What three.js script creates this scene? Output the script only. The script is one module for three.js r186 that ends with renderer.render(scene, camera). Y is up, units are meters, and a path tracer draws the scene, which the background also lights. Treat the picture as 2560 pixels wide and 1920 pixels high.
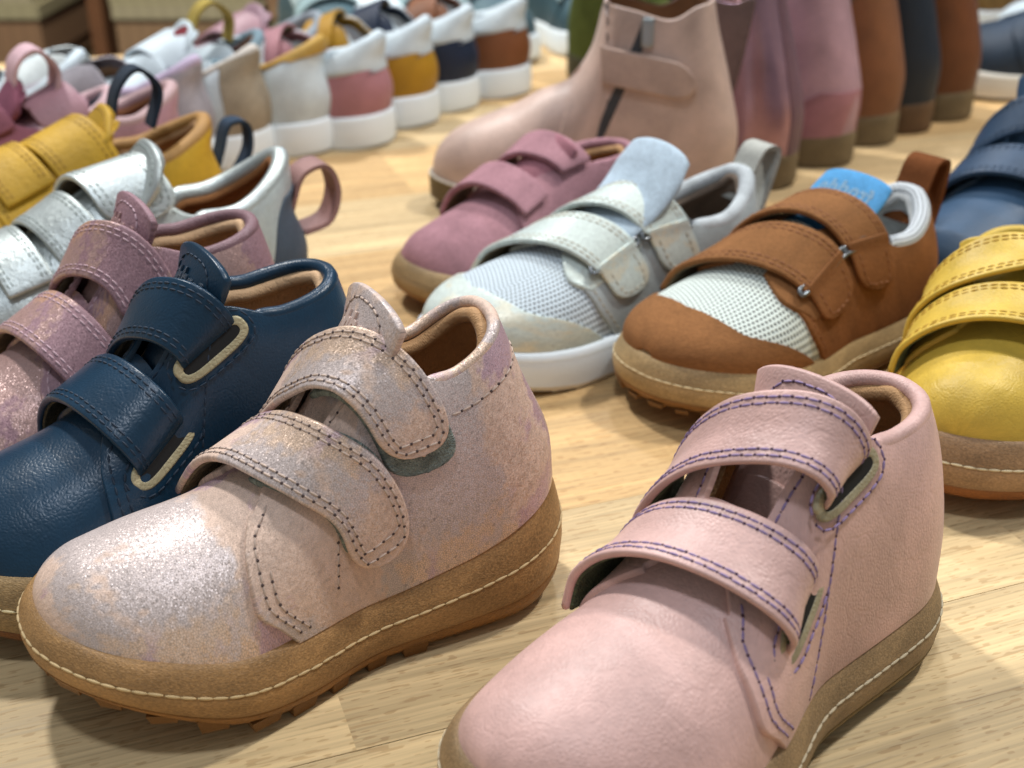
import * as THREE from 'three';
import { mergeGeometries } from 'three/addons/utils/BufferGeometryUtils.js';
import { FontLoader } from 'three/addons/loaders/FontLoader.js';
import { TextGeometry } from 'three/addons/geometries/TextGeometry.js';

// ---------- camera, light, exposure ----------
const scene = new THREE.Scene();
const camera = new THREE.PerspectiveCamera(35, 4 / 3, 0.02, 20);
camera.position.set(0, 0.24, 0);
camera.rotation.set(THREE.MathUtils.degToRad(-27), 0, 0);
camera.focus = 0.36; camera.userData.fStop = 12;
const renderer = new THREE.WebGLRenderer({ antialias: true });
renderer.toneMapping = THREE.LinearToneMapping;
renderer.toneMappingExposure = 1.18;
renderer.shadowMap.enabled = true;
scene.background = new THREE.Color(0.215, 0.232, 0.245);     // the dim, even light of the shop round the table
function spot(color, candela, from, to, size, angle = 0.6) {
  const l = new THREE.SpotLight(color, candela, 0, angle, 0.7, 2);
  l.position.set(...from); l.target.position.set(...to); l.castShadow = true; l.shadow.radius = size;
  l.shadow.mapSize.set(2048, 2048); l.shadow.bias = -0.0005;
  scene.add(l, l.target);
}
spot(0xfffefc, 8.5, [-0.75, 1.75, -1.35], [0, 0, -0.5], 4);
spot(0xfffdf8, 6.6, [1.0, 1.8, -0.9], [0.05, 0, -0.5], 4);
spot(0xeaf2ff, 3.0, [-0.15, 1.9, 0.15], [0, 0, -0.6], 5);
spot(0xe4efff, 4.5, [0.2, 1.9, -2.0], [0, 0, -1.0], 5);
spot(0xfff2dd, 18, [-0.5, 1.6, -1.3], [-0.4, -0.25, -2.15], 5, 0.7);

// ---------- small tools ----------
function rng(seed) { let s = seed >>> 0; return () => { s = (s + 0x6d2b79f5) | 0; let t = Math.imul(s ^ (s >>> 15), 1 | s); t = (t + Math.imul(t ^ (t >>> 7), 61 | t)) ^ t; return ((t ^ (t >>> 14)) >>> 0) / 4294967296; }; }
const clamp = (x, a, b) => Math.min(b, Math.max(a, x)), lerp = (a, b, t) => a + (b - a) * t;
const smooth = (a, b, x) => { const t = clamp((x - a) / (b - a), 0, 1); return t * t * (3 - 2 * t); };
const V = {
  add: (a, b) => [a[0] + b[0], a[1] + b[1], a[2] + b[2]], sub: (a, b) => [a[0] - b[0], a[1] - b[1], a[2] - b[2]],
  mul: (a, k) => [a[0] * k, a[1] * k, a[2] * k], mad: (a, b, k) => [a[0] + b[0] * k, a[1] + b[1] * k, a[2] + b[2] * k],
  dot: (a, b) => a[0] * b[0] + a[1] * b[1] + a[2] * b[2], len: (a) => Math.hypot(a[0], a[1], a[2]),
  cross: (a, b) => [a[1] * b[2] - a[2] * b[1], a[2] * b[0] - a[0] * b[2], a[0] * b[1] - a[1] * b[0]],
  norm: (a) => { const l = Math.hypot(a[0], a[1], a[2]) || 1; return [a[0] / l, a[1] / l, a[2] / l]; },
};
// monotone cubic through [x, y] pairs
function curve(tab) {
  if (typeof tab === 'number') return () => tab;
  const n = tab.length, x = tab.map((p) => p[0]), y = tab.map((p) => p[1]), d = [], m = [];
  for (let i = 0; i < n - 1; i++) d.push((y[i + 1] - y[i]) / (x[i + 1] - x[i]));
  for (let i = 0; i < n; i++) m.push(i === 0 ? d[0] : i === n - 1 ? d[n - 2] : d[i - 1] * d[i] <= 0 ? 0 : 2 / (1 / d[i - 1] + 1 / d[i]));
  return (q) => {
    if (q <= x[0]) return y[0];
    if (q >= x[n - 1]) return y[n - 1];
    let i = 0; while (q > x[i + 1]) i++;
    const h = x[i + 1] - x[i], t = (q - x[i]) / h, a = t * t, b = a * t;
    return y[i] * (2 * b - 3 * a + 1) + h * m[i] * (b - 2 * a + t) + y[i + 1] * (3 * a - 2 * b) + h * m[i + 1] * (b - a);
  };
}
function table(f, n = 500) { const a = new Float64Array(n + 1); for (let i = 0; i <= n; i++) a[i] = f(i / n); return (s) => { const q = clamp(s, 0, 1) * n, i = Math.min(n - 1, Math.floor(q)); return a[i] + (a[i + 1] - a[i]) * (q - i); }; }

// ---------- textures ----------
function noiser(seed) {           // periodic value noise, period P cells
  const r = rng(seed), T = Array.from({ length: 4096 }, r);
  const at = (i, j, P) => T[((((i % P) + P) % P) * 57 + (((j % P) + P) % P) * 131 + (((i % P) + P) % P) * (((j % P) + P) % P) * 7) & 4095];
  const one = (x, y, P) => { const i = Math.floor(x), j = Math.floor(y), u = x - i, v = y - j, a = u * u * (3 - 2 * u), b = v * v * (3 - 2 * v); return lerp(lerp(at(i, j, P), at(i + 1, j, P), a), lerp(at(i, j + 1, P), at(i + 1, j + 1, P), a), b); };
  one.fbm = (x, y, P, o) => { let s = 0, k = 0.5, n = 0; for (let q = 0; q < o; q++) { s += k * one(x, y, P); n += k; x *= 2; y *= 2; P *= 2; k *= 0.5; } return s / n; };
  return one;
}
function cells(N, seed) {         // periodic jittered cells: (F1, F2, id)
  const r = rng(seed), px = new Float32Array(N * N), py = new Float32Array(N * N), id = new Float32Array(N * N);
  for (let i = 0; i < N * N; i++) { px[i] = r(); py[i] = r(); id[i] = r(); }
  return (x, y) => {
    const ci = Math.floor(x), cj = Math.floor(y); let a = 9, b = 9, w = 0;
    for (let j = -1; j <= 1; j++) for (let i = -1; i <= 1; i++) {
      const k = ((((cj + j) % N) + N) % N) * N + ((((ci + i) % N) + N) % N), d = Math.hypot(ci + i + px[k] - x, cj + j + py[k] - y);
      if (d < a) { b = a; a = d; w = k; } else if (d < b) b = d;
    }
    return [a, b, w];
  };
}
const toByte = (v) => Math.max(0, Math.min(255, Math.round(v * 255)));
const sRGB = (l) => (l <= 0.0031308 ? l * 12.92 : 1.055 * Math.pow(l, 1 / 2.4) - 0.055);
function texture(W, H, f, size, color = false) {
  const d = new Uint8Array(W * H * 4);
  for (let y = 0; y < H; y++) for (let x = 0; x < W; x++) { const c = f(x / W, y / H), o = (y * W + x) * 4; d[o] = toByte(c[0]); d[o + 1] = toByte(c[1]); d[o + 2] = toByte(c[2]); d[o + 3] = 255; }
  const t = new THREE.DataTexture(d, W, H); t.wrapS = t.wrapT = THREE.RepeatWrapping; t.magFilter = THREE.LinearFilter; t.minFilter = THREE.LinearMipmapLinearFilter; t.generateMipmaps = true;
  if (color) t.colorSpace = THREE.SRGBColorSpace;
  t.repeat.set(100 / size, 100 / (Array.isArray(size) ? 1 : size)); if (Array.isArray(size)) t.repeat.set(100 / size[0], 100 / size[1]);
  t.needsUpdate = true; return t;
}
const g1 = (v) => [v, v, v];
const n1 = noiser(11), n2 = noiser(23), n3 = noiser(37);
const c40 = cells(40, 5), c110 = cells(110, 9);
const T = {};
T.grain = texture(512, 512, (u, v) => { const [a, b] = c40(u * 40 + 0.5 * n1(u * 24, v * 24, 24), v * 40 + 0.5 * n2(u * 24, v * 24, 24)); return g1(clamp(0.25 + 0.75 * Math.min(1, (b - a) * 1.5) * 0.7 + 0.3 * n1.fbm(u * 96, v * 96, 96, 2) - 0.15 - 0.5 * (1 - smooth(0.0, 0.045, Math.abs(n2.fbm(u * 5, v * 5, 5, 3) - 0.5))), 0, 1)); }, 5);
T.nap = texture(512, 512, (u, v) => g1(0.35 * n1.fbm(u * 20, v * 20, 20, 3) + 0.65 * n2.fbm(u * 128, v * 128, 128, 2)), 4);
T.napColor = texture(512, 512, (u, v) => g1(0.74 + 0.2 * n3.fbm(u * 6, v * 6, 6, 4) + 0.16 * (n2.fbm(u * 110, v * 110, 110, 2) - 0.5) + 0.05), 6, true);
T.wearColor = texture(512, 512, (u, v) => g1(0.84 + 0.22 * (n2.fbm(u * 5, v * 5, 5, 4) - 0.2) + 0.06 * (n1.fbm(u * 70, v * 70, 70, 2) - 0.5)), 9, true);
const knit = (u, v) => { const R = 17, y = v * R * 1.0, row = Math.floor(y), x = u * R + (row % 2) * 0.5; const d = Math.hypot(x - Math.floor(x) - 0.5, (y - row - 0.5) * 1.0); return smooth(0.16, 0.36, d); };
T.knit = texture(512, 512, (u, v) => g1(knit(u, v)), 3.4);
T.knitColor = texture(512, 512, (u, v) => g1(0.42 + 0.58 * knit(u, v)), 3.4, true);
T.gumColor = texture(512, 512, (u, v) => { const k = 0.8 + 0.22 * (n1.fbm(u * 5, v * 5, 5, 4) - 0.4) + 0.28 * (n2.fbm(u * 100, v * 100, 100, 2) - 0.5); const fleck = n3.fbm(u * 130, v * 130, 130, 1) > 0.9 ? 0.12 : 0; return [k + fleck, k * 0.99 + fleck, k * 0.96 + fleck]; }, 5, true);
T.gumBump = texture(512, 512, (u, v) => g1(0.5 * n1.fbm(u * 40, v * 40, 40, 3) + 0.5 * n2.fbm(u * 120, v * 120, 120, 1)), 5);
T.felt = texture(256, 256, (u, v) => { const k = n1.fbm(u * 40, v * 40, 40, 3), l = n3.fbm(u * 8, v * 8, 8, 2); return g1(clamp(0.62 + 0.3 * (k - 0.5) + 0.25 * (l - 0.5) + 0.12, 0, 1)); }, 1.6, true);
T.feltBump = texture(256, 256, (u, v) => g1(n2.fbm(u * 50, v * 50, 50, 3)), 1.6);
T.dull = texture(512, 512, (u, v) => { const k = 0.78 + 0.4 * (n1.fbm(u * 9, v * 9, 9, 4) - 0.45); return [0, k, 0]; }, 7);
// facets of metallic foil, as on glitter leather: each flake leans its own way
{
  const r = rng(77), lean = Array.from({ length: 110 * 110 }, () => { const a = r() * 6.283, k = Math.pow(r(), 0.8) * 0.62; return [Math.cos(a) * k, Math.sin(a) * k]; });
  T.flakes = texture(1024, 1024, (u, v) => { const [a, b, w] = c110(u * 110, v * 110), e = smooth(0.02, 0.2, b - a), l = lean[w]; return [0.5 + 0.5 * l[0] * e, 0.5 + 0.5 * l[1] * e, 0.5 + 0.5 * Math.sqrt(Math.max(0.1, 1 - l[0] * l[0] - l[1] * l[1]))]; }, 5);
}
const patchA = (u, v) => n1.fbm(u * 5 + 0.35 * n2(u * 8, v * 8, 8), v * 5, 5, 3), patchB = (u, v) => n3.fbm(u * 4 + 3.3, v * 4 + 0.3 * n1(u * 9, v * 9, 9), 4, 3);
function foilSet(base, foils, size, cover) {      // leather with torn patches of foil over it
  const mask = (u, v) => { const a = patchA(u, v), b = patchB(u, v), rag = 0.16 * (n2.fbm(u * 60, v * 60, 60, 2) - 0.5); return [smooth(cover - 0.01, cover + 0.09, a + rag), smooth(cover - 0.03, cover + 0.07, b + rag)]; };
  const cell = (u, v) => { const [a, b, w] = c110(u * 220, v * 220); return [smooth(0.0, 0.3, b - a), w]; };
  const color = texture(1024, 1024, (u, v) => { const [m1, m2] = mask(u, v), [e] = cell(u, v), k = 0.98 + 0.12 * (n3.fbm(u * 90, v * 90, 90, 2) - 0.5); let c = base.map((x) => x * k * lerp(0.88, 1.02, e)); c = c.map((x, i) => lerp(x, foils[0][i] * lerp(0.78, 1.02, e), m1 * 0.85)); c = c.map((x, i) => lerp(x, foils[1][i] * lerp(0.78, 1.03, e), m2 * 0.85)); return foils[2] ? c.map((x, i) => lerp(x, foils[2][i] * lerp(0.78, 1.05, e), m1 * m2 * 0.5)) : c; }, size, true);
  const orm = texture(1024, 1024, (u, v) => { const [m1, m2] = mask(u, v), [e, w] = cell(u, v), m = Math.max(m1, m2), f = ((w * 7919) % 97) / 97; return [0, lerp(0.7, 0.36 + 0.1 * f, m), lerp(0.02, 0.24, m) * (0.35 + 0.65 * e)]; }, size);
  return { map: color, roughnessMap: orm, metalnessMap: orm };
}

// ---------- materials ----------
const col = (hex) => new THREE.Color(hex);
const std = (o) => new THREE.MeshStandardMaterial(o), phy = (o) => new THREE.MeshPhysicalMaterial(o);
const cache = new Map(); const once = (k, f) => { if (!cache.has(k)) cache.set(k, f()); return cache.get(k); };
const leather = (hex, rough = 0.5, bump = 0.00022) => once('L' + hex + rough + bump, () => phy({ color: col(hex), map: T.wearColor, roughness: rough, bumpMap: T.grain, bumpScale: bump, specularIntensity: 0.8, sheen: 0.15, sheenRoughness: 0.5, sheenColor: col(0xffffff) }));
const suede = (hex) => once('S' + hex, () => phy({ color: col(hex), map: T.napColor, roughness: 0.95, bumpMap: T.nap, bumpScale: 0.0003, sheen: 0.45, sheenRoughness: 0.6, sheenColor: col(hex), specularIntensity: 0.3 }));
const knitted = (hex) => once('K' + hex, () => std({ color: col(hex), map: T.knitColor, roughness: 0.85, bumpMap: T.knit, bumpScale: 0.0007 }));
const fabric = (hex) => once('F' + hex, () => std({ color: col(hex), map: T.napColor, roughness: 0.92, bumpMap: T.nap, bumpScale: 0.00025 }));
const rubber = (hex, rough = 0.5) => once('R' + hex + rough, () => phy({ color: col(hex), map: T.gumColor, roughness: rough, bumpMap: T.gumBump, bumpScale: 0.00018, specularIntensity: 0.7 }));
const felt = (hex) => once('E' + hex, () => std({ color: col(hex), map: T.felt, roughness: 1, bumpMap: T.feltBump, bumpScale: 0.0008 }));
const thread = (hex) => once('T' + hex, () => std({ color: col(hex), roughness: 0.7 }));
const metal = (hex) => once('M' + hex, () => std({ color: col(hex), metalness: 0.9, roughness: 0.3 }));
const pearl = (hex, rough = 0.36) => once('P' + hex + rough, () => phy({ color: col(hex), map: T.wearColor, roughness: 1, roughnessMap: once('pr' + rough, () => { const t = T.dull.clone(); return t; }), metalness: 0.55, bumpMap: T.grain, bumpScale: 0.00016 }));
pearl.r = 0;
const roseSet = foilSet([0.86, 0.745, 0.67], [[0.78, 0.65, 0.70], [0.80, 0.745, 0.73], [0.95, 0.78, 0.60]], 14, 0.52);
const plumSet = foilSet([0.60, 0.46, 0.49], [[0.68, 0.54, 0.57], [0.74, 0.60, 0.56], [0.9, 0.68, 0.5]], 9, 0.55);
const mintSet = foilSet([0.80, 0.84, 0.81], [[0.89, 0.87, 0.78], [0.82, 0.87, 0.85]], 9, 0.55);
const foil = (set, rough, scale) => phy({ ...set, roughness: rough, metalness: 1, normalMap: T.flakes, normalScale: new THREE.Vector2(scale, scale), color: 0xffffff });
const M = {
  rose: foil(roseSet, 1, 0.4), plum: foil(plumSet, 0.9, 0.4), mint: foil(mintSet, 0.95, 0.16),
  silver: phy({ color: col(0xd3dbd8), map: T.wearColor, metalness: 0.55, roughness: 0.42, bumpMap: T.grain, bumpScale: 0.00016 }),
  lining: leather(0xc89a6a, 0.75, 0.0002), liningLight: leather(0xdcb48a, 0.75, 0.0002), brownLining: leather(0x9c6c46, 0.8, 0.0002),
  gum: rubber(0xbb9160, 0.48), gumDark: rubber(0xa8763f, 0.5), crepe: rubber(0xb79a70, 0.55), white: std({ color: 0xe2ecf2, roughness: 0.5, bumpMap: T.gumBump, bumpScale: 0.0001 }), offWhite: std({ color: 0xd8d3c6, roughness: 0.55 }), greyGum: rubber(0x8c7a5c, 0.6),
  velcro: felt(0xa3afa6), velcroGreen: felt(0x65704f), velcroTan: felt(0x8d7a5a),
  black: std({ color: 0x0a0a0a, roughness: 0.8 }), buckle: std({ color: 0x7d8286, metalness: 0.7, roughness: 0.3 }),
};

// ---------- geometry ----------
const SC = 0.01;    // shapes are worked out in centimetres
function build(P, idx, uv, flat) {
  const g = new THREE.BufferGeometry(), p = new Float32Array(P.length * 3);
  for (let i = 0; i < P.length; i++) { p[i * 3] = P[i][0] * SC; p[i * 3 + 1] = P[i][1] * SC; p[i * 3 + 2] = P[i][2] * SC; }
  g.setAttribute('position', new THREE.BufferAttribute(p, 3));
  const q = new Float32Array(P.length * 2); for (let i = 0; i < P.length; i++) { q[i * 2] = uv[i][0] * SC; q[i * 2 + 1] = uv[i][1] * SC; }
  g.setAttribute('uv', new THREE.BufferAttribute(q, 2));
  g.setIndex(idx); g.computeVertexNormals(); return g;
}
// A sheet of leather over fn(a, b) -> [point, normal]: rounded edges on all four sides, back face too when o.back
function sheet(fn, na, nb, o = {}) {
  const { t0 = 0, t1 = 0.15, back = false, edge = true, sa = (x) => x, sb = (x) => x, uvo = [0, 0] } = o, P = [], N = [], uv = [], idx = [], W = nb + 1;
  for (let i = 0; i <= na; i++) for (let j = 0; j <= nb; j++) { const [p, n] = fn(sa(i / na), sb(j / nb)); P.push(p); N.push(n); }
  const at = (i, j) => i * W + j;
  const ca = [0], cb = [0], mj = nb >> 1, mi = na >> 1;
  for (let i = 1; i <= na; i++) ca.push(ca[i - 1] + V.len(V.sub(P[at(i, mj)], P[at(i - 1, mj)])));
  for (let j = 1; j <= nb; j++) cb.push(cb[j - 1] + V.len(V.sub(P[at(mi, j)], P[at(mi, j - 1)])));
  // which way do the triangles face?
  let sign = 0;
  for (let i = 0; i < na; i += 3) for (let j = 0; j < nb; j += 3) { const c = V.cross(V.sub(P[at(i + 1, j)], P[at(i, j)]), V.sub(P[at(i, j + 1)], P[at(i, j)])); sign += Math.sign(V.dot(c, N[at(i, j)])); }
  const flip = sign < 0, quad = (a, b, c, d) => { if (flip) idx.push(a, c, b, b, c, d); else idx.push(a, b, c, b, d, c); };
  const out = [], push = (p, i, j) => { out.push(p); uv.push([ca[i] + uvo[0], cb[j] + uvo[1]]); return out.length - 1; };
  for (let i = 0; i <= na; i++) for (let j = 0; j <= nb; j++) push(V.mad(P[at(i, j)], N[at(i, j)], t1), i, j);
  for (let i = 0; i < na; i++) for (let j = 0; j < nb; j++) quad(at(i, j), at(i + 1, j), at(i, j + 1), at(i + 1, j + 1));
  if (edge) {
    const rim = [];
    for (let j = 0; j < nb; j++) rim.push([0, j]); for (let i = 0; i < na; i++) rim.push([i, nb]);
    for (let j = nb; j > 0; j--) rim.push([na, j]); for (let i = na; i > 0; i--) rim.push([i, 0]);
    const r = Math.min(0.09, (t1 - t0) * 0.6);
    const outDir = rim.map(([i, j]) => { const ii = clamp(i, 1, na - 1), jj = clamp(j, 1, nb - 1), onA = i === 0 || i === na, onB = j === 0 || j === nb; let d = V.sub(P[at(i, j)], P[at(onA ? ii : i, onB ? jj : j)]); const n = N[at(i, j)]; d = V.mad(d, n, -V.dot(d, n)); return V.len(d) < 1e-7 ? [0, 0, 0] : V.norm(d); });
    let ring = rim.map(([i, j]) => at(i, j));
    const steps = back ? [0.25, 0.5, 0.75, 1] : [0.3, 0.65, 1];
    for (const f of steps) {
      const ang = f * (back ? Math.PI : Math.PI / 2), h = back ? lerp(t0, t1, 0.5 + 0.5 * Math.cos(ang)) : lerp(t0, t1, Math.cos(ang));
      const next = rim.map(([i, j], k) => push(V.mad(V.mad(P[at(i, j)], N[at(i, j)], h), outDir[k], r * Math.sin(ang)), i, j));
      for (let k = 0; k < rim.length; k++) { const l = (k + 1) % rim.length; quad(ring[k], next[k], ring[l], next[l]); const t = idx.splice(idx.length - 6, 6); idx.push(t[0], t[2], t[1], t[3], t[5], t[4]); }
      ring = next;
    }
  }
  if (back) {
    const base = out.length;
    for (let i = 0; i <= na; i++) for (let j = 0; j <= nb; j++) push(V.mad(P[at(i, j)], N[at(i, j)], t0), i, j);
    for (let i = 0; i < na; i++) for (let j = 0; j < nb; j++) { const a = base + at(i, j), b = base + at(i + 1, j), c = base + at(i, j + 1), d = base + at(i + 1, j + 1); if (flip) idx.push(a, b, c, b, d, c); else idx.push(a, c, b, b, c, d); }
  }
  return build(out, idx, uv);
}
function tube(points, r, closed = false, seg = 0, sides = 10) {
  const g = new THREE.TubeGeometry(new THREE.CatmullRomCurve3(points.map((p) => new THREE.Vector3(p[0] * SC, p[1] * SC, p[2] * SC)), closed), seg || points.length * 2, r * SC, sides, closed);
  const u = g.attributes.uv; for (let i = 0; i < u.count; i++) u.setXY(i, u.getX(i) * points.length * 0.004, u.getY(i) * r * 0.06);
  return g;
}
function resample(path, pitch) {             // path: [point, normal][]
  const out = []; let need = pitch * 0.5;
  for (let i = 1; i < path.length; i++) {
    const a = path[i - 1], b = path[i], l = V.len(V.sub(b[0], a[0])); let t = 0;
    while (l - t >= need) { t += need; const f = t / l; out.push([V.add(V.mul(a[0], 1 - f), V.mul(b[0], f)), V.norm(V.add(V.mul(a[1], 1 - f), V.mul(b[1], f)))]); need = pitch; }
    need -= l - t;
  }
  return out;
}
const jit = rng(555);
const bead = new THREE.IcosahedronGeometry(1, 1); bead.deleteAttribute('uv');
function stitchGeo(paths, pitch = 0.3, r = 0.04, holes = false, gap = 0.84) {
  const list = [], X = new THREE.Vector3(), Y = new THREE.Vector3(), Z = new THREE.Vector3(), m = new THREE.Matrix4();
  for (const path of paths) {
    const q = resample(path, pitch);
    for (let i = 1; i < q.length; i++) {
      const a = q[i - 1], b = q[i], d = V.sub(b[0], a[0]), l = V.len(d); if (l > pitch * 2 || l < 1e-4) continue;
      const n = V.norm(V.add(a[1], b[1])), c = V.mad(V.mul(V.add(a[0], b[0]), 0.5), n, holes ? 0 : r * 0.05);
      X.set(...V.norm(d)); Y.set(...n); Z.crossVectors(X, Y).normalize(); Y.crossVectors(Z, X);
      if (holes) { m.makeBasis(X.multiplyScalar(r * 1.0 * SC), Y.multiplyScalar(r * 0.45 * SC), Z.multiplyScalar(r * SC)); m.setPosition(a[0][0] * SC, a[0][1] * SC, a[0][2] * SC); }
      else { m.makeBasis(X.multiplyScalar(l * 0.5 * gap * SC), Y.multiplyScalar(r * SC), Z.multiplyScalar(r * SC)); m.setPosition(c[0] * SC, c[1] * SC, c[2] * SC); }
      m.elements[12] += (jit() - 0.5) * r * 0.5 * SC; m.elements[13] += (jit() - 0.5) * r * 0.5 * SC; m.elements[14] += (jit() - 0.5) * r * 0.5 * SC; list.push(bead.clone().applyMatrix4(m));
    }
  }
  return list.length ? mergeGeometries(list) : null;
}

// ---------- the last: the shape a shoe's upper is stretched over ----------
// s runs from the heel (0) to the toe (1); u from the sole on the wearer's right (-1) over the top (0) to the sole on the left (1)
function makeLast(c) {
  const L = c.L, wm = curve(c.w), hm = curve(c.H), y0 = curve(c.y0), k1 = curve(c.k1 ?? [[0, 0.8], [0.4, 0.72], [0.7, 0.62], [1, 0.6]]), k2 = curve(c.k2 ?? [[0, 0.82], [0.3, 0.78], [0.5, 0.56], [0.75, 0.6], [1, 0.62]]);
  const b1 = curve(c.b1 ?? [[0, 1.02], [0.5, 1.0], [0.8, 1.05], [1, 1.06]]), off = curve(c.off ?? [[0, 0], [0.4, 0.1], [0.7, 0], [1, -0.35]]), lean = curve(c.lean ?? [[0, 0], [0.35, -0.2], [1, 0.7]]);
  const hs = c.hs ?? 0.18, ts = c.ts ?? 0.72, hts = c.hts ?? 0.76, et = c.et ?? 2.3, eh = c.eh ?? 2.1, eH = c.eH ?? 2.2;
  const cap = (x, e) => Math.pow(Math.max(0, 1 - Math.pow(clamp(x, 0, 1), e)), 1 / e);
  const q = {
    w: (s) => wm(s) * (s < hs ? cap(1 - s / hs, eh) : 1) * (s > ts ? cap((s - ts) / (1 - ts), et) : 1),
    H: (s) => hm(s) * (s > hts ? cap((s - hts) / (1 - hts), eH) : 1),
    y0, k1, k2, b1, off,
  };
  const th = c.leanH ?? 9;
  const S = (s, u) => {
    s = clamp(s, 0, 1);
    const side = u < 0 ? -1 : 1, t = 1 - Math.min(1, Math.abs(u)), a = 1 - t, w = q.w(s), H = q.H(s), A = a * a * a, B = 3 * a * a * t, C = 3 * a * t * t, D = t * t * t;
    const z = w * (A + B * q.b1(s) + C * q.k2(s)), y = H * (B * q.k1(s) + C + D), f = s < 0.34 ? (1 - s / 0.34) ** 2 : 0;
    return [L * s + f * lean(y / th) * (c.leanK ?? 1), q.y0(s) + y, -(side * z) - q.off(s)];
  };
  const Nn = (s, u) => {
    const e = 0.004, s1 = clamp(s, 0.006, 0.994), u1 = Math.abs(u) < 0.004 ? 0 : u, ue = 0.01;
    const ds = V.sub(S(s1 + e, u1), S(s1 - e, u1)), ua = clamp(u1 + ue, -1, 1), ub = clamp(u1 - ue, -1, 1), du = V.sub(S(s1, ua), S(s1, ub));
    let n = V.norm(V.cross(ds, du)); const p = S(s1, u1);
    const ctr = [clamp(p[0], L * 0.2, L * 0.78), q.y0(s1) + q.H(s1) * 0.2, -q.off(s1)]; 
    if (V.dot(n, V.sub(p, ctr)) < 0) n = V.mul(n, -1);
    return n;
  };
  const tAt = (s, y) => { if (S(s, 0)[1] <= y) return 1; let a = 0, b = 1; for (let i = 0; i < 26; i++) { const m = (a + b) / 2; if (S(s, 1 - m)[1] < y) a = m; else b = m; } return a; };
  return { c, L, S, N: Nn, q, tAt, at: (s, u, o = 0) => { const p = S(s, u), n = Nn(s, u); return [V.mad(p, n, o), n]; } };
}
const endsDense = (x) => 0.5 - 0.5 * Math.cos(Math.PI * x);          // more stations near both ends
const heelDense = (x) => 1 - Math.cos((Math.PI / 2) * x);

// outline of the sole, as a closed loop of { p: [x, z], n: [x, z], s }
function outline(last, M) {
  const pts = [];
  for (let k = 0; k < M; k++) { const f = k / M, left = f < 0.5, g = left ? f * 2 : 2 - f * 2, s = endsDense(g); const w = last.q.w(s), o = last.q.off(s); const leanx = last.S(s, left ? 1 : -1)[0]; pts.push({ p: [leanx, -(left ? w : -w) - o], s }); }
  for (let k = 0; k < M; k++) { const a = pts[(k + M - 1) % M].p, b = pts[(k + 1) % M].p, d = [b[0] - a[0], b[1] - a[1]], l = Math.hypot(...d) || 1; pts[k].n = [d[1] / l, -d[0] / l]; }
  // outward?
  let s = 0; for (const q of pts) s += q.n[0] * (q.p[0] - last.L / 2) + q.n[1] * q.p[1];
  if (s < 0) for (const q of pts) q.n = [-q.n[0], -q.n[1]];
  return pts;
}
// band round the shoe: rows of [outset, height 0..1 between the sole's underside and its upper edge]
function band(last, rows, bot, top, M = 150, cap = false) {
  const O = outline(last, M), P = [], uv = [], idx = []; let run = 0;
  for (let k = 0; k <= M; k++) {
    const q = O[k % M]; if (k) run += Math.hypot(q.p[0] - O[(k - 1) % M].p[0], q.p[1] - O[(k - 1) % M].p[1]);
    rows.forEach(([o, f], r) => { const y = lerp(bot(q.s), top(q.s), f); P.push([q.p[0] + q.n[0] * o, y, q.p[1] + q.n[1] * o]); uv.push([run, r * 0.5]); });
  }
  const R = rows.length;
  for (let k = 0; k < M; k++) for (let r = 0; r < R - 1; r++) { const a = k * R + r, b = (k + 1) * R + r; idx.push(a, a + 1, b, b, a + 1, b + 1); }
  if (cap) for (let k = 1; k < M / 2; k++) { const a = k * R + R - 1, b = (M - k) * R + R - 1, a2 = (k - 1) * R + R - 1, b2 = (M - k + 1) * R + R - 1; idx.push(a, b, a2, a2, b, b2); }
  // face outward
  const a = P[idx[0]], b = P[idx[1]], c = P[idx[2]], n = V.cross(V.sub(b, a), V.sub(c, a)), o = O[0].n;
  if (n[0] * o[0] + n[2] * o[1] < 0) for (let i = 0; i < idx.length; i += 3) { const t = idx[i]; idx[i] = idx[i + 1]; idx[i + 1] = t; }
  return build(P, idx, uv);
}
function bandPath(last, o, f, bot, top, M = 260) {
  return [...outline(last, M), null].map((q, i, all) => q ?? all[0]).map((q) => [[q.p[0] + q.n[0] * o, lerp(bot(q.s), top(q.s), f), q.p[1] + q.n[1] * o], V.norm([q.n[0], 0.35, q.n[1]])]);
}
function lugs(last, bot, o, h, pitch, seed) {
  const O = outline(last, 400), r = rng(seed), list = []; let acc = 0, k0 = 0;
  for (let k = 1; k <= 400; k++) {
    const a = O[(k - 1) % 400], b = O[k % 400]; acc += Math.hypot(b.p[0] - a.p[0], b.p[1] - a.p[1]);
    if (acc > pitch) {
      acc = 0; const q = O[((k + k0) >> 1) % 400]; k0 = k;
      if (q.s < 0.36) continue; const wide = pitch * (0.5 + 0.3 * r()), hh = h * (0.7 + 0.5 * r()), g = new THREE.BoxGeometry(wide * SC, hh * SC, 0.9 * SC);
      const p = g.attributes.position; for (let i = 0; i < 24; i++) if (p.getY(i) < 0) { p.setX(i, p.getX(i) * 0.78); p.setZ(i, p.getZ(i) - (p.getZ(i) > 0 ? 0.12 * SC : 0)); }
      g.rotateY(Math.atan2(q.n[0], q.n[1])); g.translate((q.p[0] + q.n[0] * (o - 0.45)) * SC, (bot(q.s) + hh / 2 - 0.02) * SC, (q.p[1] + q.n[1] * (o - 0.45)) * SC);
      list.push(g);
    }
  }
  const g = mergeGeometries(list); g.computeVertexNormals(); return g;
}

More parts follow.
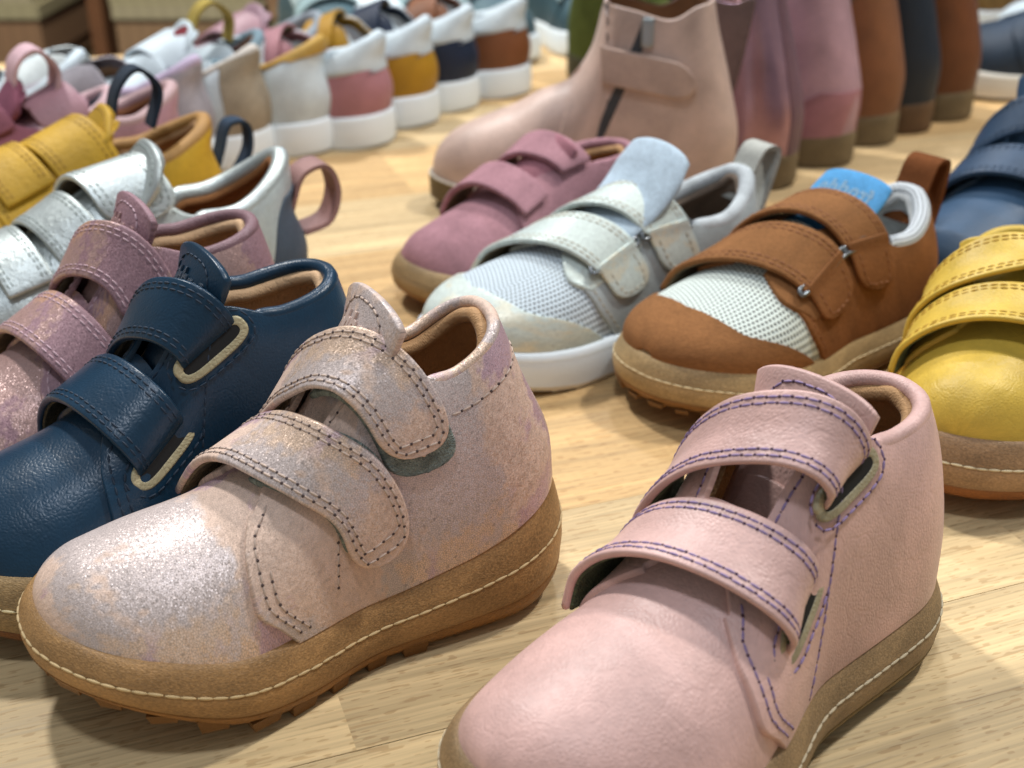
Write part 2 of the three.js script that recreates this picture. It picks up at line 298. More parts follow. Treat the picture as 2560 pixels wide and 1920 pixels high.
// ---------- things ----------
const used = new Map();
function numbered(name) { const n = used.get(name) ?? 0; used.set(name, n + 1); return n ? `${name}_${String(n).padStart(3, '0')}` : name; }
function thing(name, label, category, group) { const o = new THREE.Group(); o.name = numbered(name); o.userData = { label, category }; if (group) o.userData.group = group; scene.add(o); return o; }
function mesh(name, geo, mat, parent, label) { if (!geo) return null; const m = new THREE.Mesh(geo, mat); m.name = name; m.castShadow = m.receiveShadow = true; if (label) m.userData.label = label; parent.add(m); return m; }

// strap over the last. q runs along it, p across it
function strapFn(last, c) {
  const lift = curve(c.lift), n = last.L, e = c.endRound ?? 0, e0 = c.startRound ?? 0, len = c.len ?? 9;
  return (q, p) => {
    let h = c.hw * (c.taper ? lerp(1, c.taper, q) : 1); const re = e / len, rs = e0 / len;
    if (e && q > 1 - re) h *= Math.pow(Math.max(0, 1 - Math.pow((q - 1 + re) / re, 2.6)), 1 / 2.6);
    if (e0 && q < rs) h *= Math.pow(Math.max(0, 1 - Math.pow((rs - q) / rs, 2.6)), 1 / 2.6);
    const u = lerp(c.ua, c.ub, q), s = c.s + (c.sk ?? 0) * u + (c.bow ?? 0) * u * u, m = last.at(s, u), x = h * p;
    // across: straight, along the last's slope at the middle of the strap
    const T = V.norm(V.sub(last.S(s + 0.02, u), last.S(s - 0.02, u))), N = V.norm(V.mad(m[1], T, -V.dot(m[1], T)));
    return [V.mad(V.mad(m[0], T, x), N, lift(q) + (c.front ?? 0) * Math.max(0, p) + (c.curl ?? 0) * (1 - p * p)), N];
  };
}

function addSole(o, last, c, root) {
  const top = (s) => last.q.y0(s) + (c.over ?? 0.1), spring = c.spring ?? 0.7, bot = (s) => spring * Math.pow(smooth(c.springAt ?? 0.66, 1, s), 1.4) + (c.heelSpring ?? 0.1) * smooth(0.12, 0, s);
  const body = c.rows ?? [[-0.12, 1.0], [-0.02, 1.0], [0.12, 0.955], [0.27, 0.85], [0.4, 0.72], [0.45, 0.645], [0.455, 0.625], [0.45, 0.61], [0.49, 0.58], [0.51, 0.46], [0.46, 0.32], [0.43, 0.28]];
  const m = mesh('sole', band(last, body, bot, top, 150), c.mat ?? M.gum, root);
  const low = c.low ?? [[0.43, 0.28], [0.45, 0.265], [0.38, 0.18], [0.22, 0.09], [-0.1, 0.08]];
  mesh('outsole', band(last, low, bot, top, 150, true), c.lowMat ?? c.mat ?? M.gum, root);
  if (c.lugs !== 0) mesh('tread', lugs(last, bot, c.lugOut ?? 0.38, c.lugs ?? 0.5, c.lugPitch ?? 1.0, 5), c.lowMat ?? c.mat ?? M.gum, root);
  if (c.stitch) mesh('sole_stitching', stitchGeo([bandPath(last, c.stitchOut ?? 0.465, c.stitchAt ?? 0.626, bot, top)], c.pitch ?? 0.42, c.stitchR ?? 0.045, false, 1.05), thread(c.stitch), root);
}
const uoOf = (c) => { const base = curve(c.uo), st = c.st; return table((s) => base(s) * Math.sqrt(Math.max(0, 1 - Math.pow(clamp(s / st, 0, 1), c.up ?? 10)))); };

// A low or ankle-high shoe with straps. Everything the options leave out is not built.
function shoe(c) {
  const root = thing(c.name, c.label, c.category ?? 'shoe', c.group), last = makeLast(c.last), L = last.L, uo = uoOf(c.open), fine = c.fine ?? 1;
  const q = (n) => Math.max(6, Math.round(n * fine));
  const mat = c.mat, th = c.th ?? 0.16, cf = c.cf;                       // cf: where the collar ends and the throat starts
  const stitches = [], st = (p) => { if (c.thread) stitches.push(p); };
  addSole(root, last, c.sole, root);
  // vamp: the front of the upper, closed over the toes
  const v0 = c.vampFrom ?? 0.5;
  mesh('vamp', sheet((a, b) => last.at(lerp(v0, 1, a), lerp(1, -1, b)), q(40), q(48), { t0: -0.1, t1: 0.0, edge: false, sa: (x) => Math.sin((Math.PI / 2) * x) }), c.vampMat ?? mat, root);
  if (c.toeCap) mesh('toe_cap', sheet((a, b) => { const u = lerp(1, -1, b), f = curve(c.toeCap)(Math.abs(u)); return last.at(lerp(f, 0.999, a), u); }, q(24), q(48), { t1: 0.12, sa: (x) => Math.sin((Math.PI / 2) * x) }), c.toeMat ?? mat, root);
  // quarters: the two sides, from the heel seam to the eyelet edge
  const front = curve(c.front ?? [[0, 0.6], [0.3, 0.66], [0.55, 0.68], [0.8, 0.655], [1, 0.62]]);
  for (const k of [1, -1]) {
    const f = (a, b) => { let s = a * front(b * 0.97); const t = b * (1 - uo(s)); return last.at(s, k * (1 - t)); };
    mesh('quarter', sheet(f, q(60), q(26), { t1: th, sa: heelDense }), c.quarterMat ?? mat, root);
    const edge = [], edge2 = [], eye = [], E = 0.03;
    for (let i = 0; i <= 60; i++) { const b = i / 60 * 0.9; const s = front(b * 0.97) - 0.016, s2 = s - 0.018; edge.push(last.at(s, k * (1 - b * (1 - uo(s))), th)); edge2.push(last.at(s2, k * (1 - b * (1 - uo(s2))), th)); }
    if (k > 0 || c.bothSides) { st(edge.slice(2)); if (c.doubleFront) st(edge2.slice(2, 34)); }
    for (let i = 0; i <= 50; i++) { const s = lerp(cf - 0.02, c.open.st - 0.05, i / 50); eye.push(last.at(s, k * Math.min(0.98, uo(s) + E + 0.012), th)); }
    st(eye);
    for (const sp of c.seams ?? []) if (k > 0 || !sp.left) { const z = []; const f2 = curve(sp.line); for (let i = 0; i <= 60; i++) { const t = lerp(sp.from, sp.to, i / 60), s = f2(t); z.push(last.at(s, k * (1 - t), th)); } st(z); if (sp.twin) st(z.map(([p, n], i) => last.at(f2(lerp(sp.from, sp.to, i / 60)) - 0.016, k * (1 - lerp(sp.from, sp.to, i / 60)), th))); }
  }
  if (c.hseam) for (const k of [1, -1]) { const z = []; for (let i = 0; i <= 50; i++) { const s = lerp(c.hseam[1], c.hseam[2], (i / 50) ** 2); z.push(last.at(s, k * (1 - c.hseam[0]), th)); } st(z); }
  for (const p of c.panels ?? []) {        // overlays: s0(t)..s1(t) for t from p.t[0] to p.t[1]
    const s0 = curve(p.s0), s1 = curve(p.s1), tt = curve(p.top ?? 9);
    for (const k of p.sides ?? [1, -1]) mesh(p.name, sheet((a, b) => { const t = lerp(p.t[0], p.t[1], b), s = lerp(s0(t), s1(t), a); const tm = Math.min(t, (1 - uo(s)) * (p.clip ?? 1), p.topFn ? p.topFn(s) : 9); return last.at(s, k * (1 - tm)); }, q(34), q(20), { t1: th + (p.th ?? 0.1), t0: 0, sa: p.heel ? heelDense : (x) => x }), p.mat, root, p.label);
  }
  // collar: padded roll along the top edge
  const rim = [], cr = c.collarR ?? 0.26, N = 26;
  for (let i = 0; i <= N; i++) { const s = cf * Math.pow(1 - i / N, 2); rim.push([s, -1]); } for (let i = 1; i <= N; i++) rim.push([cf * Math.pow(i / N, 2), 1]);
  for (let i = rim.length - 1; i >= 0; i--) if (rim[i][0] > 0 && rim[i][0] < 0.008) rim.splice(i, 1);
  const rimAt = (s, k) => { const [p, n] = last.at(s, k * uo(s), 0); return [p, s === 0 ? [-1, 0, 0] : n]; };
  const rp = rim.map(([s, k]) => { const [p, n] = rimAt(s, k), q2 = V.mad(p, n, th - cr * 0.9), e = smooth(cf - 0.09, cf, s); return [q2[0], q2[1] - e * (c.sink ?? 1.5), q2[2] - (k > 0 ? 1 : -1) * e * 0.25]; });
  if (c.collar !== false) mesh('collar', tube(rp, cr, false, 110, 12), c.collarMat ?? mat, root);
  if (c.collar !== false) { const rl = rim.map(([s, k]) => { const [p, n] = rimAt(s, k), q2 = V.mad(p, n, th - cr * 0.9 - (c.lipIn ?? 0.3)), e = smooth(cf - 0.09, cf, s); return [q2[0], q2[1] - 0.22 - e * (c.sink ?? 1.5), q2[2] - (k > 0 ? 1 : -1) * e * 0.25]; }); mesh('collar_lining', tube(rl, c.lipR ?? 0.24, false, 110, 10), c.lining ?? M.lining, root); }
  // lining: the inside of the shoe
  const inner = (a, b, k) => { const s = lerp(0.0, 0.62, a), t = b * (1 - uo(s) - 0.01); const [p, n] = last.at(s, k * (1 - t)); return [V.mad(p, n, -(c.pad ?? 0.3) * smooth(0, 0.12, b) ), V.mul(n, -1)]; };
  for (const k of [1, -1]) mesh('lining', sheet((a, b) => inner(a, b, k), q(34), q(16), { t1: 0, edge: false, sa: heelDense }), c.lining ?? M.lining, root);
  mesh('insole', sheet((a, b) => { const s = lerp(0.02, 0.8, a), z = last.q.w(s) * lerp(-0.98, 0.98, b) * 0.96; return [[L * s, last.q.y0(s) + 0.35, z - last.q.off(s)], [0, 1, 0]]; }, 16, 8, { t1: 0, edge: false }), c.lining ?? M.lining, root);
  // rounded tops of the eyelet flaps, lying over the tongue
  if (c.lobe) for (const k of [1, -1]) {
    const [s0, s1, u1, rise] = c.lobe, up = (a) => Math.pow(Math.max(0, 1 - Math.pow(Math.abs(a * 2 - 1), 2.6)), 1 / 2.6), f = (a, b) => { const s = lerp(s0, s1, a), top = uo(s) - rise; return last.at(s, k * lerp(u1, lerp(u1, top, up(a)), b)); };
    mesh('eyestay', sheet(f, q(30), q(14), { t0: 0, t1: th + 0.1, sa: endsDense }), c.quarterMat ?? mat, root);
    const z = []; for (let i = 0; i <= 60; i++) { const a = lerp(0.1, 0.9, i / 60), x = f(a, 0.86); z.push([V.mad(x[0], x[1], th + 0.1), x[1]]); } st(z);
  }
  // tongue
  if (c.tongue) {
    const tg = c.tongue, px = curve(tg.x), py = curve(tg.y), hw = curve(tg.hw), arch = curve(tg.arch ?? 0.9);
    const tf = (a, b) => { const at = (A, B) => { const w = hw(A), x = (B * 2 - 1); return [px(A), py(A) - arch(A) * x * x, -(w * Math.sin(x * 1.25) / 0.949) - last.q.off(0.45) - (tg.dz ?? 0)]; }; const e = 0.01, p = at(a, b), n = V.norm(V.cross(V.sub(at(a + e, b), at(a - e, b)), V.sub(at(a, b + e), at(a, b - e)))); return [p, n[1] < 0 && tg.x[0][1] - p[0] < 2 ? V.mul(n, -1) : V.dot(n, [1, 1, 0]) < 0 ? V.mul(n, -1) : n]; };
    const tgm = mesh('tongue', sheet(tf, q(30), q(16), { t0: -(tg.th ?? 0.25), t1: 0.05, back: true }), tg.mat ?? mat, root);
    if (c.thread && tg.stitch) { const e = []; for (let i = 0; i <= 40; i++) { const f = i / 40, b = lerp(0.1, 0.9, f), a = 0.95 - 0.2 * Math.pow(Math.abs(f - 0.5) * 2, 4); e.push(((x) => [V.mad(x[0], x[1], 0.06), x[1]])(tf(a, b))); } st(e); }
    if (tg.text) embossed(tg.text, tf, tg, tgm);
    if (tg.under) mesh('tongue_loop', sheet((a, b) => tf(lerp(tg.under[0], tg.under[1], a), lerp(0.3, 0.7, b)), 10, 8, { t0: 0.02, t1: 0.16 }), tg.underMat ?? mat, root);
    if (tg.loop) mesh('pull_loop', loopGeo(...tg.loop), tg.loopMat ?? mat, root);
    c.tf = tf;
  }
  // straps
  for (const s of c.straps ?? []) {
    const f = strapFn(last, s), tt = s.th ?? 0.24, na = q(44), nb = q(10), g = sheet((a, b) => f(a, lerp(-1, 1, b)), na, nb, { t0: 0, t1: tt, back: true, sa: (x) => (s.endRound ? 1 - Math.pow(1 - x, 1.6) : x) });
    const m = mesh('strap', g, s.mat ?? mat, root, s.label);
    mesh('strap_lining', sheet((a, b) => { const [p, n] = f(lerp(0.0, 0.97, a), lerp(-0.92, 0.92, b)); return [p, V.mul(n, -1)]; }, na, nb, { t0: 0, t1: s.liningTh ?? 0.08, sa: (x) => (s.endRound ? 1 - Math.pow(1 - x, 1.6) : x) }), s.lining ?? M.velcroTan, m);
    // sheet runs b over 0..1
    if (c.thread) {
      const lines = [];
      for (const d of s.rows ?? [0.86, 0.68]) {
        const z = [], Q = s.endRound ? 1 - (1 - d) * s.hw / (s.len ?? 9) * 1.2 : 1;
        for (let i = 0; i <= 60; i++) z.push(f(lerp(0.01, Q, 1 - Math.pow(1 - i / 60, 1.5)), d)); if (s.endRound) for (let i = 60; i >= 0; i--) z.push(f(lerp(0.01, Q, 1 - Math.pow(1 - i / 60, 1.5)), -d));
        lines.push(z.map(([p, n]) => [V.mad(p, n, tt), n]));
        if (!s.endRound) { const y = []; for (let i = 0; i <= 60; i++) y.push(f(i / 60, -d)); lines.push(y.map(([p, n]) => [V.mad(p, n, tt), n])); }
      }
      mesh('strap_stitching', stitchGeo(lines, c.pitch ?? 0.34, c.threadR ?? 0.038), thread(c.thread), m);
      if (c.holes) mesh('stitch_holes', stitchGeo(lines, c.pitch ?? 0.34, 0.047, true), thread(c.holes), m);
    }
    if (s.slot) {      // reinforced slot that the strap dips into
      const sl = s.slot, wdt = sl.hw ?? s.hw * 1.12, h = sl.h ?? 0.26, cu = sl.u, cs = s.s + (s.sk ?? 0) * cu, [C, Nc] = last.at(cs, cu, th);
      const Tt = V.norm(V.sub(last.S(cs + 0.02, cu), last.S(cs - 0.02, cu))), Bt = V.norm(V.cross(Nc, Tt));
      const ell = (A, k, e) => { const px = Math.cos(A), py = Math.sin(A); return V.mad(V.mad(C, Tt, Math.sign(px) * Math.pow(Math.abs(px), 0.5) * (wdt + e) * k), Bt, Math.sign(py) * Math.pow(Math.abs(py), 0.75) * (h + e) * k); };
      const loop = (e, o) => Array.from({ length: 49 }, (_, i) => [V.mad(ell(i / 48 * Math.PI * 2, 1, e), Nc, o), Nc]);
      mesh('strap_slot', sheet((a, b) => [ell(a * Math.PI * 2, 1, lerp(0, 0.17, b)), Nc], 64, 4, { t0: -0.08, t1: 0.04, back: false }), sl.mat, root);
      mesh('slot_opening', sheet((a, b) => [ell(a * Math.PI * 2, b, 0.02), Nc], 48, 3, { t0: 0, t1: 0.02, edge: false }), sl.inner ?? M.black, root);
      st(loop(0.42, 0));
    }
    if (s.patch) { const p = s.patch, g2 = strapFn(last, { ...s, ...p, lift: th }); mesh('velcro_patch', sheet((a, b) => g2(a, lerp(-1, 1, b)), q(30), q(8), { t0: 0, t1: p.th ?? 0.2, sa: (x) => 1 - Math.pow(1 - x, 1.6) }), p.mat ?? M.velcro, root); }
    if (s.buckle) { const b = s.buckle, cs = s.s + (s.sk ?? 0) * b.u; const pts = []; for (let i = 0; i < 24; i++) { const A = i / 24 * Math.PI * 2, px = Math.cos(A), py = Math.sin(A); pts.push(last.at(cs + Math.sign(px) * Math.pow(Math.abs(px), 0.3) * (s.hw * 1.16) / L, b.u + Math.sign(py) * Math.pow(Math.abs(py), 0.3) * 0.028, th + 0.3)[0]); } mesh('ring', tube(pts, 0.1, true, 70, 8), b.mat ?? M.buckle, root);
      if (b.tab) { const g3 = strapFn(last, { ...s, ua: b.u + 0.0, ub: b.tab.to, hw: s.hw * 0.92, lift: [[0, th + 0.3], [0.25, th + 0.1], [1, th]], endRound: 1.2, len: b.tab.len ?? 2.6, s: s.s + (b.tab.ds ?? 0) }); const tm = mesh('strap_anchor', sheet((a, b) => g3(a, lerp(-1, 1, b)), 16, 8, { t0: 0, t1: 0.2, back: true, sa: (x) => 1 - Math.pow(1 - x, 1.6) }), b.tab.mat ?? mat, root); if (c.thread) { const z = []; for (let i = 0; i <= 30; i++) z.push(g3(lerp(0.15, 0.9, i / 30), 0.72)); for (let i = 30; i >= 0; i--) z.push(g3(lerp(0.15, 0.9, i / 30), -0.72)); mesh('stitching', stitchGeo([z.map(([p, n]) => [V.mad(p, n, 0.2), n])], 0.36, 0.04), thread(c.thread), tm); } } }
  }
  if (c.loop) mesh('pull_loop', loopGeo(...c.loop.args), c.loop.mat, root);
  c.extra?.(root, last, { th, uo, q, st });
  if (stitches.length) { mesh('stitching', stitchGeo(stitches, c.pitch ?? 0.34, c.threadR ?? 0.038), thread(c.thread), root); if (c.holes) mesh('stitch_holes', stitchGeo(stitches, c.pitch ?? 0.34, 0.047, true), thread(c.holes), root); }
  root.position.set(c.at[0] * SC, (c.at[2] ?? 0) * SC, c.at[1] * SC); root.rotation.y = THREE.MathUtils.degToRad(c.yaw); if (c.roll) root.rotation.x = c.roll;
  root.userData.last = undefined;
  return root;
}
// webbing loop: path of [x, y] in the plane of the shoe's length, width across
function loopGeo(path, width, z = 0, thick = 0.22, turn = 0) {
  const cu = new THREE.CatmullRomCurve3(path.map((p) => new THREE.Vector3(p[0], p[1], 0)), false), n = 48, P = [], idx = [], uv = [], c = Math.cos(turn), s = Math.sin(turn);
  const prof = [[-width / 2, -thick / 2], [-width / 2 + 0.05, thick / 2], [width / 2 - 0.05, thick / 2], [width / 2, -thick / 2], [0, -thick / 2 - 0.01]];
  const x0 = path[0][0];
  for (let i = 0; i <= n; i++) { const p = cu.getPoint(i / n), t = cu.getTangent(i / n), nx = -t.y, ny = t.x; for (const [w, d] of prof) { let X = p.x + nx * d - x0, Z = w; P.push([x0 + X * c - Z * s, p.y + ny * d, z + X * s + Z * c]); uv.push([i * 0.15, w]); } }
  const R = prof.length; for (let i = 0; i < n; i++) for (let k = 0; k < R; k++) { const a = i * R + k, b = i * R + (k + 1) % R; idx.push(a, a + R, b, b, a + R, b + R); }
  const g = build(P, idx, uv).toNonIndexed(); g.computeVertexNormals(); return g;
}
const font = await new FontLoader().loadAsync('fonts/droid/droid_sans_bold.typeface.json');
function embossed(text, tf, tg, parent) {      // letters standing up out of the leather, read from the wearer's side
  const g = new TextGeometry(text, { font, size: 1, depth: 0.12, curveSegments: 4, bevelEnabled: true, bevelSize: 0.03, bevelThickness: 0.04, bevelSegments: 2 });
  g.computeBoundingBox(); const bb = g.boundingBox, w = bb.max.x - bb.min.x, p = g.attributes.position, [a0, a1, b0, b1] = tg.textBox;
  for (let i = 0; i < p.count; i++) {
    const fx = (p.getX(i) - bb.min.x) / w, fy = p.getY(i), a = lerp(a0, a1, fy), b = lerp(b0, b1, fx), [P, n] = tf(a, b), Q = V.mad(P, n, 0.05 + p.getZ(i) * (tg.textDepth ?? 0.5));
    p.setXYZ(i, Q[0] * SC, Q[1] * SC, Q[2] * SC);
  }
  g.computeVertexNormals(); mesh('lettering', g, tg.textMat ?? tg.mat ?? parent.material, parent);
}
// ---------- the table ----------
{
  const woods = [];
  for (let k = 0; k < 4; k++) {
    const q = noiser(200 + k * 7), r2 = noiser(300 + k), tones = [[0.85, 0.725, 0.525], [0.85, 0.74, 0.555], [0.85, 0.70, 0.485], [0.85, 0.73, 0.54]][k];
    const line = (u, v) => { const w = v + 0.035 * q.fbm(u * 3, v * 3, 3, 2); const pore = smooth(0.62, 0.72, q.fbm(u * 4, w * 96, 96, 2)) * 0.22; return 0.5 * q.fbm(u * 4, w * 46, 46, 3) + 0.5 * r2.fbm(u * 7, w * 150, 150, 2) - pore; };
    const fleck = (u, v) => smooth(0.72, 0.8, q.fbm(u * 60, v * 210, 210, 1));
    const map = texture(1024, 1024, (u, v) => { const l = line(u, v), f = fleck(u, v), m = 0.9 + 0.26 * (r2.fbm(u * 2, v * 7, 7, 3) - 0.45); return tones.map((t, i) => t * (m + 0.27 * (l - 0.48)) * (1 - f * [0.09, 0.12, 0.15][i])); }, [24, 12], true);
    const bump = texture(512, 512, (u, v) => g1(line(u, v)), [24, 12]);
    const ro = texture(256, 256, (u, v) => [0, 0.42 + 0.3 * line(u, v), 0], [24, 12]);
    woods.push(phy({ map, bumpMap: bump, bumpScale: 0.00025, roughness: 1, roughnessMap: ro, specularIntensity: 0.6 }));
  }
  const top = new THREE.Group(); top.name = 'table_top'; top.userData.kind = 'structure'; scene.add(top);
  const r = rng(4), A = THREE.MathUtils.degToRad(20), dir = [Math.cos(A), -Math.sin(A)], nrm = [Math.sin(A), Math.cos(A)];     // staves run along dir
  const half = (d) => d;       // far edge set by d below
  let d = -8.2;                // distance along nrm (towards the viewer is +)
  const widths = [9.4, 9.2, 10.4, 9.2, 9.0, 10.2, 8.6, 9.0, 10.0, 9.4, 9.6, 9.4, 10];
  let edge = 4; let n = 0;
  for (const w of widths) {
    const far = edge - w, c = (edge + far) / 2, longest = 190;
    let x = -115 - r() * 30;
    while (x < 95) {
      const len = n < 4 ? 230 : 100 + r() * 90, x1 = Math.min(x + len, 125);
      const g = new THREE.BoxGeometry((x1 - x - 0.02) * SC, 2.6 * SC, (w - 0.025) * SC); const p = g.attributes.position, uv = g.attributes.uv, ox = r() * 20, oz = r() * 20, nn = g.attributes.normal;
      for (let i = 0; i < p.count; i++) uv.setXY(i, p.getX(i) + ox * SC, (Math.abs(nn.getY(i)) > 0.5 ? p.getZ(i) : p.getY(i)) + oz * SC);
      const m = mesh('stave', g, woods[Math.floor(r() * 4)], top);
      const mx = (x + x1) / 2; m.rotation.y = A; m.position.set((dir[0] * mx + nrm[0] * c) * SC, (-1.3 - (r() < 0.5 ? 0.006 : 0)) * SC, (dir[1] * mx + nrm[1] * c) * SC);
      x = x1;
    }
    edge = far; n++;
  }
}
// ---------- the toddler shoes in front ----------
const bootLast = (k = 1, o = {}) => ({
  L: 15, off: [[0, 0], [0.4, -0.1], [0.68, 0.3], [0.85, 0.15], [1, -0.3]], w: [[0, 2.55], [0.2, 2.55], [0.42, 2.5], [0.6, 3.0], [0.74, 3.42], [0.9, 3.3], [1, 3.2]],
  H: [[0, 6.3], [0.2, 6.4], [0.35, 6.9], [0.4, 6.7], [0.44, 6.0], [0.49, 4.9], [0.54, 4.2], [0.61, 3.6], [0.69, 3.0], [0.8, 2.35], [0.9, 1.7], [1, 1.1]].map(([a, b]) => [a, b > 3.5 ? 3.5 + (b - 3.5) * k : b]), hts: 0.91, eH: 2.0,
  k1: [[0, 0.8], [0.4, 0.78], [0.58, 0.62], [0.72, 0.4], [0.85, 0.3], [1, 0.3]], b1: [[0, 0.98], [0.3, 0.97], [0.5, 0.98], [0.8, 0.94], [1, 0.92]],
  k2: [[0, 0.62], [0.2, 0.62], [0.33, 0.66], [0.45, 0.74], [0.6, 0.74], [0.78, 0.64], [1, 0.62]],
  y0: [[0, 3.3], [0.25, 2.8], [0.45, 2.5], [0.65, 2.5], [0.85, 2.8], [1, 3.1]], lean: [[0, 0], [0.2, 0], [0.6, 0.5], [1, 1.1]], leanH: 6, ...o,
});
const bootOpen = { uo: [[0, 0.4], [0.25, 0.42], [0.35, 0.34], [0.43, 0.24], [0.52, 0.18], [0.65, 0.16]], st: 0.63, up: 12 };
const bootTongue = (k, o) => ({ x: [[0, 9.2], [0.35, 7.3], [0.65, 6.2], [1, 5.2]].map(([a, x]) => [a, x + (o.dx ?? 0)]), y: [[0, 5.5], [0.35, 7.0], [0.65, 8.8], [1, 10.4]].map(([a, y]) => [a, 6 + (y - 6) * k + (o.dy ?? 0)]), hw: [[0, 1.5], [0.6, 1.4], [0.8, 1.4], [0.93, 1.75], [1, 1.85]], arch: [[0, 0.6], [0.6, 0.9], [0.85, 0.9], [1, 0.5]], stitch: true, text: 'froddo', textBox: [0.72, 0.86, 0.8, 0.2], ...o });
const straps2 = (o, o1 = {}, o2 = {}) => [
  { s: 0.44, sk: -0.09, hw: 1.0, ua: -0.54, ub: 0.64, lift: [[0, 0.35], [0.25, 0.6], [0.5, 0.6], [0.8, 0.35], [1, 0.3]], len: 9, ...o, ...o1 },
  { s: 0.585, sk: -0.08, hw: 1.0, ua: -0.56, ub: 0.78, lift: [[0, 0.35], [0.25, 0.6], [0.5, 0.7], [0.8, 0.4], [1, 0.3]], len: 9, ...o, ...o2 },
];
const slotted = (mat, r) => [{ ub: 0.5, ua: -0.72, slot: { u: 0.5, mat, r }, lift: [[0, 0.1], [0.16, 0.45], [0.5, 0.55], [0.8, 0.5], [0.94, 0.25], [1, -0.2]] }, { ub: 0.6, ua: -0.7, slot: { u: 0.6, mat, r }, lift: [[0, 0.1], [0.16, 0.5], [0.5, 0.65], [0.8, 0.55], [0.94, 0.25], [1, -0.2]] }];
const toddler = (c) => shoe({ name: 'toddler_shoe', category: 'shoe', last: bootLast(c.k ?? 1, c.lastO), open: bootOpen, cf: 0.35, front: [[0, 0.6], [0.3, 0.665], [0.55, 0.66], [0.8, 0.62], [1, 0.58]], th: 0.17, doubleFront: true, tongue: bootTongue(c.k ?? 1, c.tg ?? {}), ...c });
const GT = 'ankle shoes in the left row', GR = 'shoes in the right row';
toddler({
  label: 'glittery rose beige ankle shoe with rounded strap ends on a chunky gum sole', group: GT,
  at: [0.8, -34.1], yaw: -152, tg: { dy: 0.3, dx: 0.1 }, lastO: { L: 15.6, y0: [[0, 4.1], [0.1, 3.6], [0.25, 2.8], [0.45, 2.3], [0.65, 2.4], [0.85, 3.0], [1, 3.4]], lean: [[0, 0], [0.2, 0.1], [0.6, 1.1], [1, 2.0]] }, mat: M.rose, thread: 0xbba596, holes: 0x4a3a38, collarMat: M.rose, collarR: 0.2,
  sole: { mat: M.gum, lowMat: M.gumDark, stitch: 0xc0a679, spring: 1.9, springAt: 0.52, lugs: 0.5, lugPitch: 1.25 },
  straps: straps2({ endRound: 1.0, patch: { ua: 0.05, endRound: 1 } }, { s: 0.428, sk: -0.155, ub: 0.67, lift: [[0, 0.35], [0.25, 0.55], [0.5, 0.6], [0.75, 0.5], [1, 0.3]], patch: { ua: 0.05, ub: 0.73, endRound: 1 } }, { s: 0.55, sk: -0.155, ub: 0.9, patch: { ua: 0.05, ub: 0.84, hw: 1.05, endRound: 1 } }),
  seams: [{ from: 0.1, to: 0.62, line: [[0, 0.52], [1, 0.45]] }], hseam: [0.42, 0.0, 0.27],
});
toddler({
  label: 'smooth pale pink ankle shoe with two slotted straps and purple stitching', group: GR, k: 1.03, lastO: { L: 16.6, y0: [[0, 2.5], [0.35, 2.3], [0.6, 2.3], [0.8, 2.6], [1, 3.0]] },
  at: [11.9, -31.9], yaw: -138, mat: leather(0xe6bcb2, 0.44, 0.00012), thread: 0x8d79a0, holes: 0x4a2f45, lining: leather(0xb98f62, 0.8),
  tg: { under: [0.1, 0.5], dy: -0.85, dx: 0.0 },
  sole: { mat: rubber(0xab8d68, 0.5), lowMat: rubber(0x9a7f4e, 0.55), stitch: 0xb8a98c, spring: 1.0, lugs: 0 },
  straps: straps2({ front: 0.22, lining: M.velcroGreen }, ...slotted(leather(0xb3a888, 0.5)).map((q, i) => ({ ...q, s: [0.428, 0.57][i] }))),
  seams: [{ from: 0, to: 0.64, line: [[0, 0.5], [1, 0.3]] }],
});
toddler({
  label: 'navy blue leather ankle shoe with beige rimmed strap slots, behind the glittery rose shoe', group: GT,
  at: [-5.4, -38.8], yaw: -146, mat: leather(0x14374f, 0.34, 0.00007), thread: 0x16293c, lining: M.liningLight,
  sole: { mat: M.crepe, lowMat: rubber(0x8a5a34, 0.5), stitch: 0xd4c59a, spring: 1.0, lugs: 0 },
  straps: straps2({}, ...slotted(leather(0xc2b690, 0.5), 0.14)), seams: [{ from: 0, to: 0.64, line: [[0, 0.5], [1, 0.3]] }],
});
toddler({
  label: 'plum metallic ankle shoe with coppery glints, between the navy shoe and the silver one', group: GT,
  at: [-9.0, -44.0], yaw: -146, mat: M.plum, thread: 0xb89aa2, lining: M.liningLight, collarMat: leather(0x8d6a70, 0.5),
  sole: { mat: M.crepe, lugs: 0 }, straps: straps2({ endRound: 1.0 }), seams: [],
});
// ---------- low shoes ----------
const lowLast = (o = {}) => ({
  L: 16, w: [[0, 2.7], [0.2, 2.7], [0.42, 2.7], [0.6, 3.2], [0.74, 3.5], [0.9, 3.4], [1, 3.3]],
  H: [[0, 5.4], [0.15, 5.2], [0.3, 5.3], [0.4, 5.5], [0.5, 5.0], [0.6, 4.3], [0.7, 3.7], [0.8, 3.2], [1, 2.8]],
  k2: [[0, 0.8], [0.25, 0.74], [0.4, 0.6], [0.5, 0.55], [0.75, 0.6], [1, 0.62]],
  y0: [[0, 2.4], [0.35, 2.0], [0.6, 1.9], [0.8, 2.1], [1, 2.5]], lean: [[0, 0], [0.3, -0.2], [0.8, 0.4], [1, 0.2]], leanH: 4.6, ...o,
});
const lowOpen = { uo: [[0, 0.34], [0.1, 0.44], [0.2, 0.52], [0.32, 0.46], [0.42, 0.3], [0.55, 0.2], [0.7, 0.18]], st: 0.66, up: 12 };
const lowTongue = (o = {}) => ({ x: [[0, 10.4], [0.35, 8.2], [0.65, 6.6], [1, 5.4]], y: [[0, 5.0], [0.35, 6.2], [0.65, 7.3], [1, 8.8]], hw: [[0, 1.6], [0.5, 2.0], [0.85, 2.0], [1, 1.4]], arch: 0.6, th: 0.5, ...o });
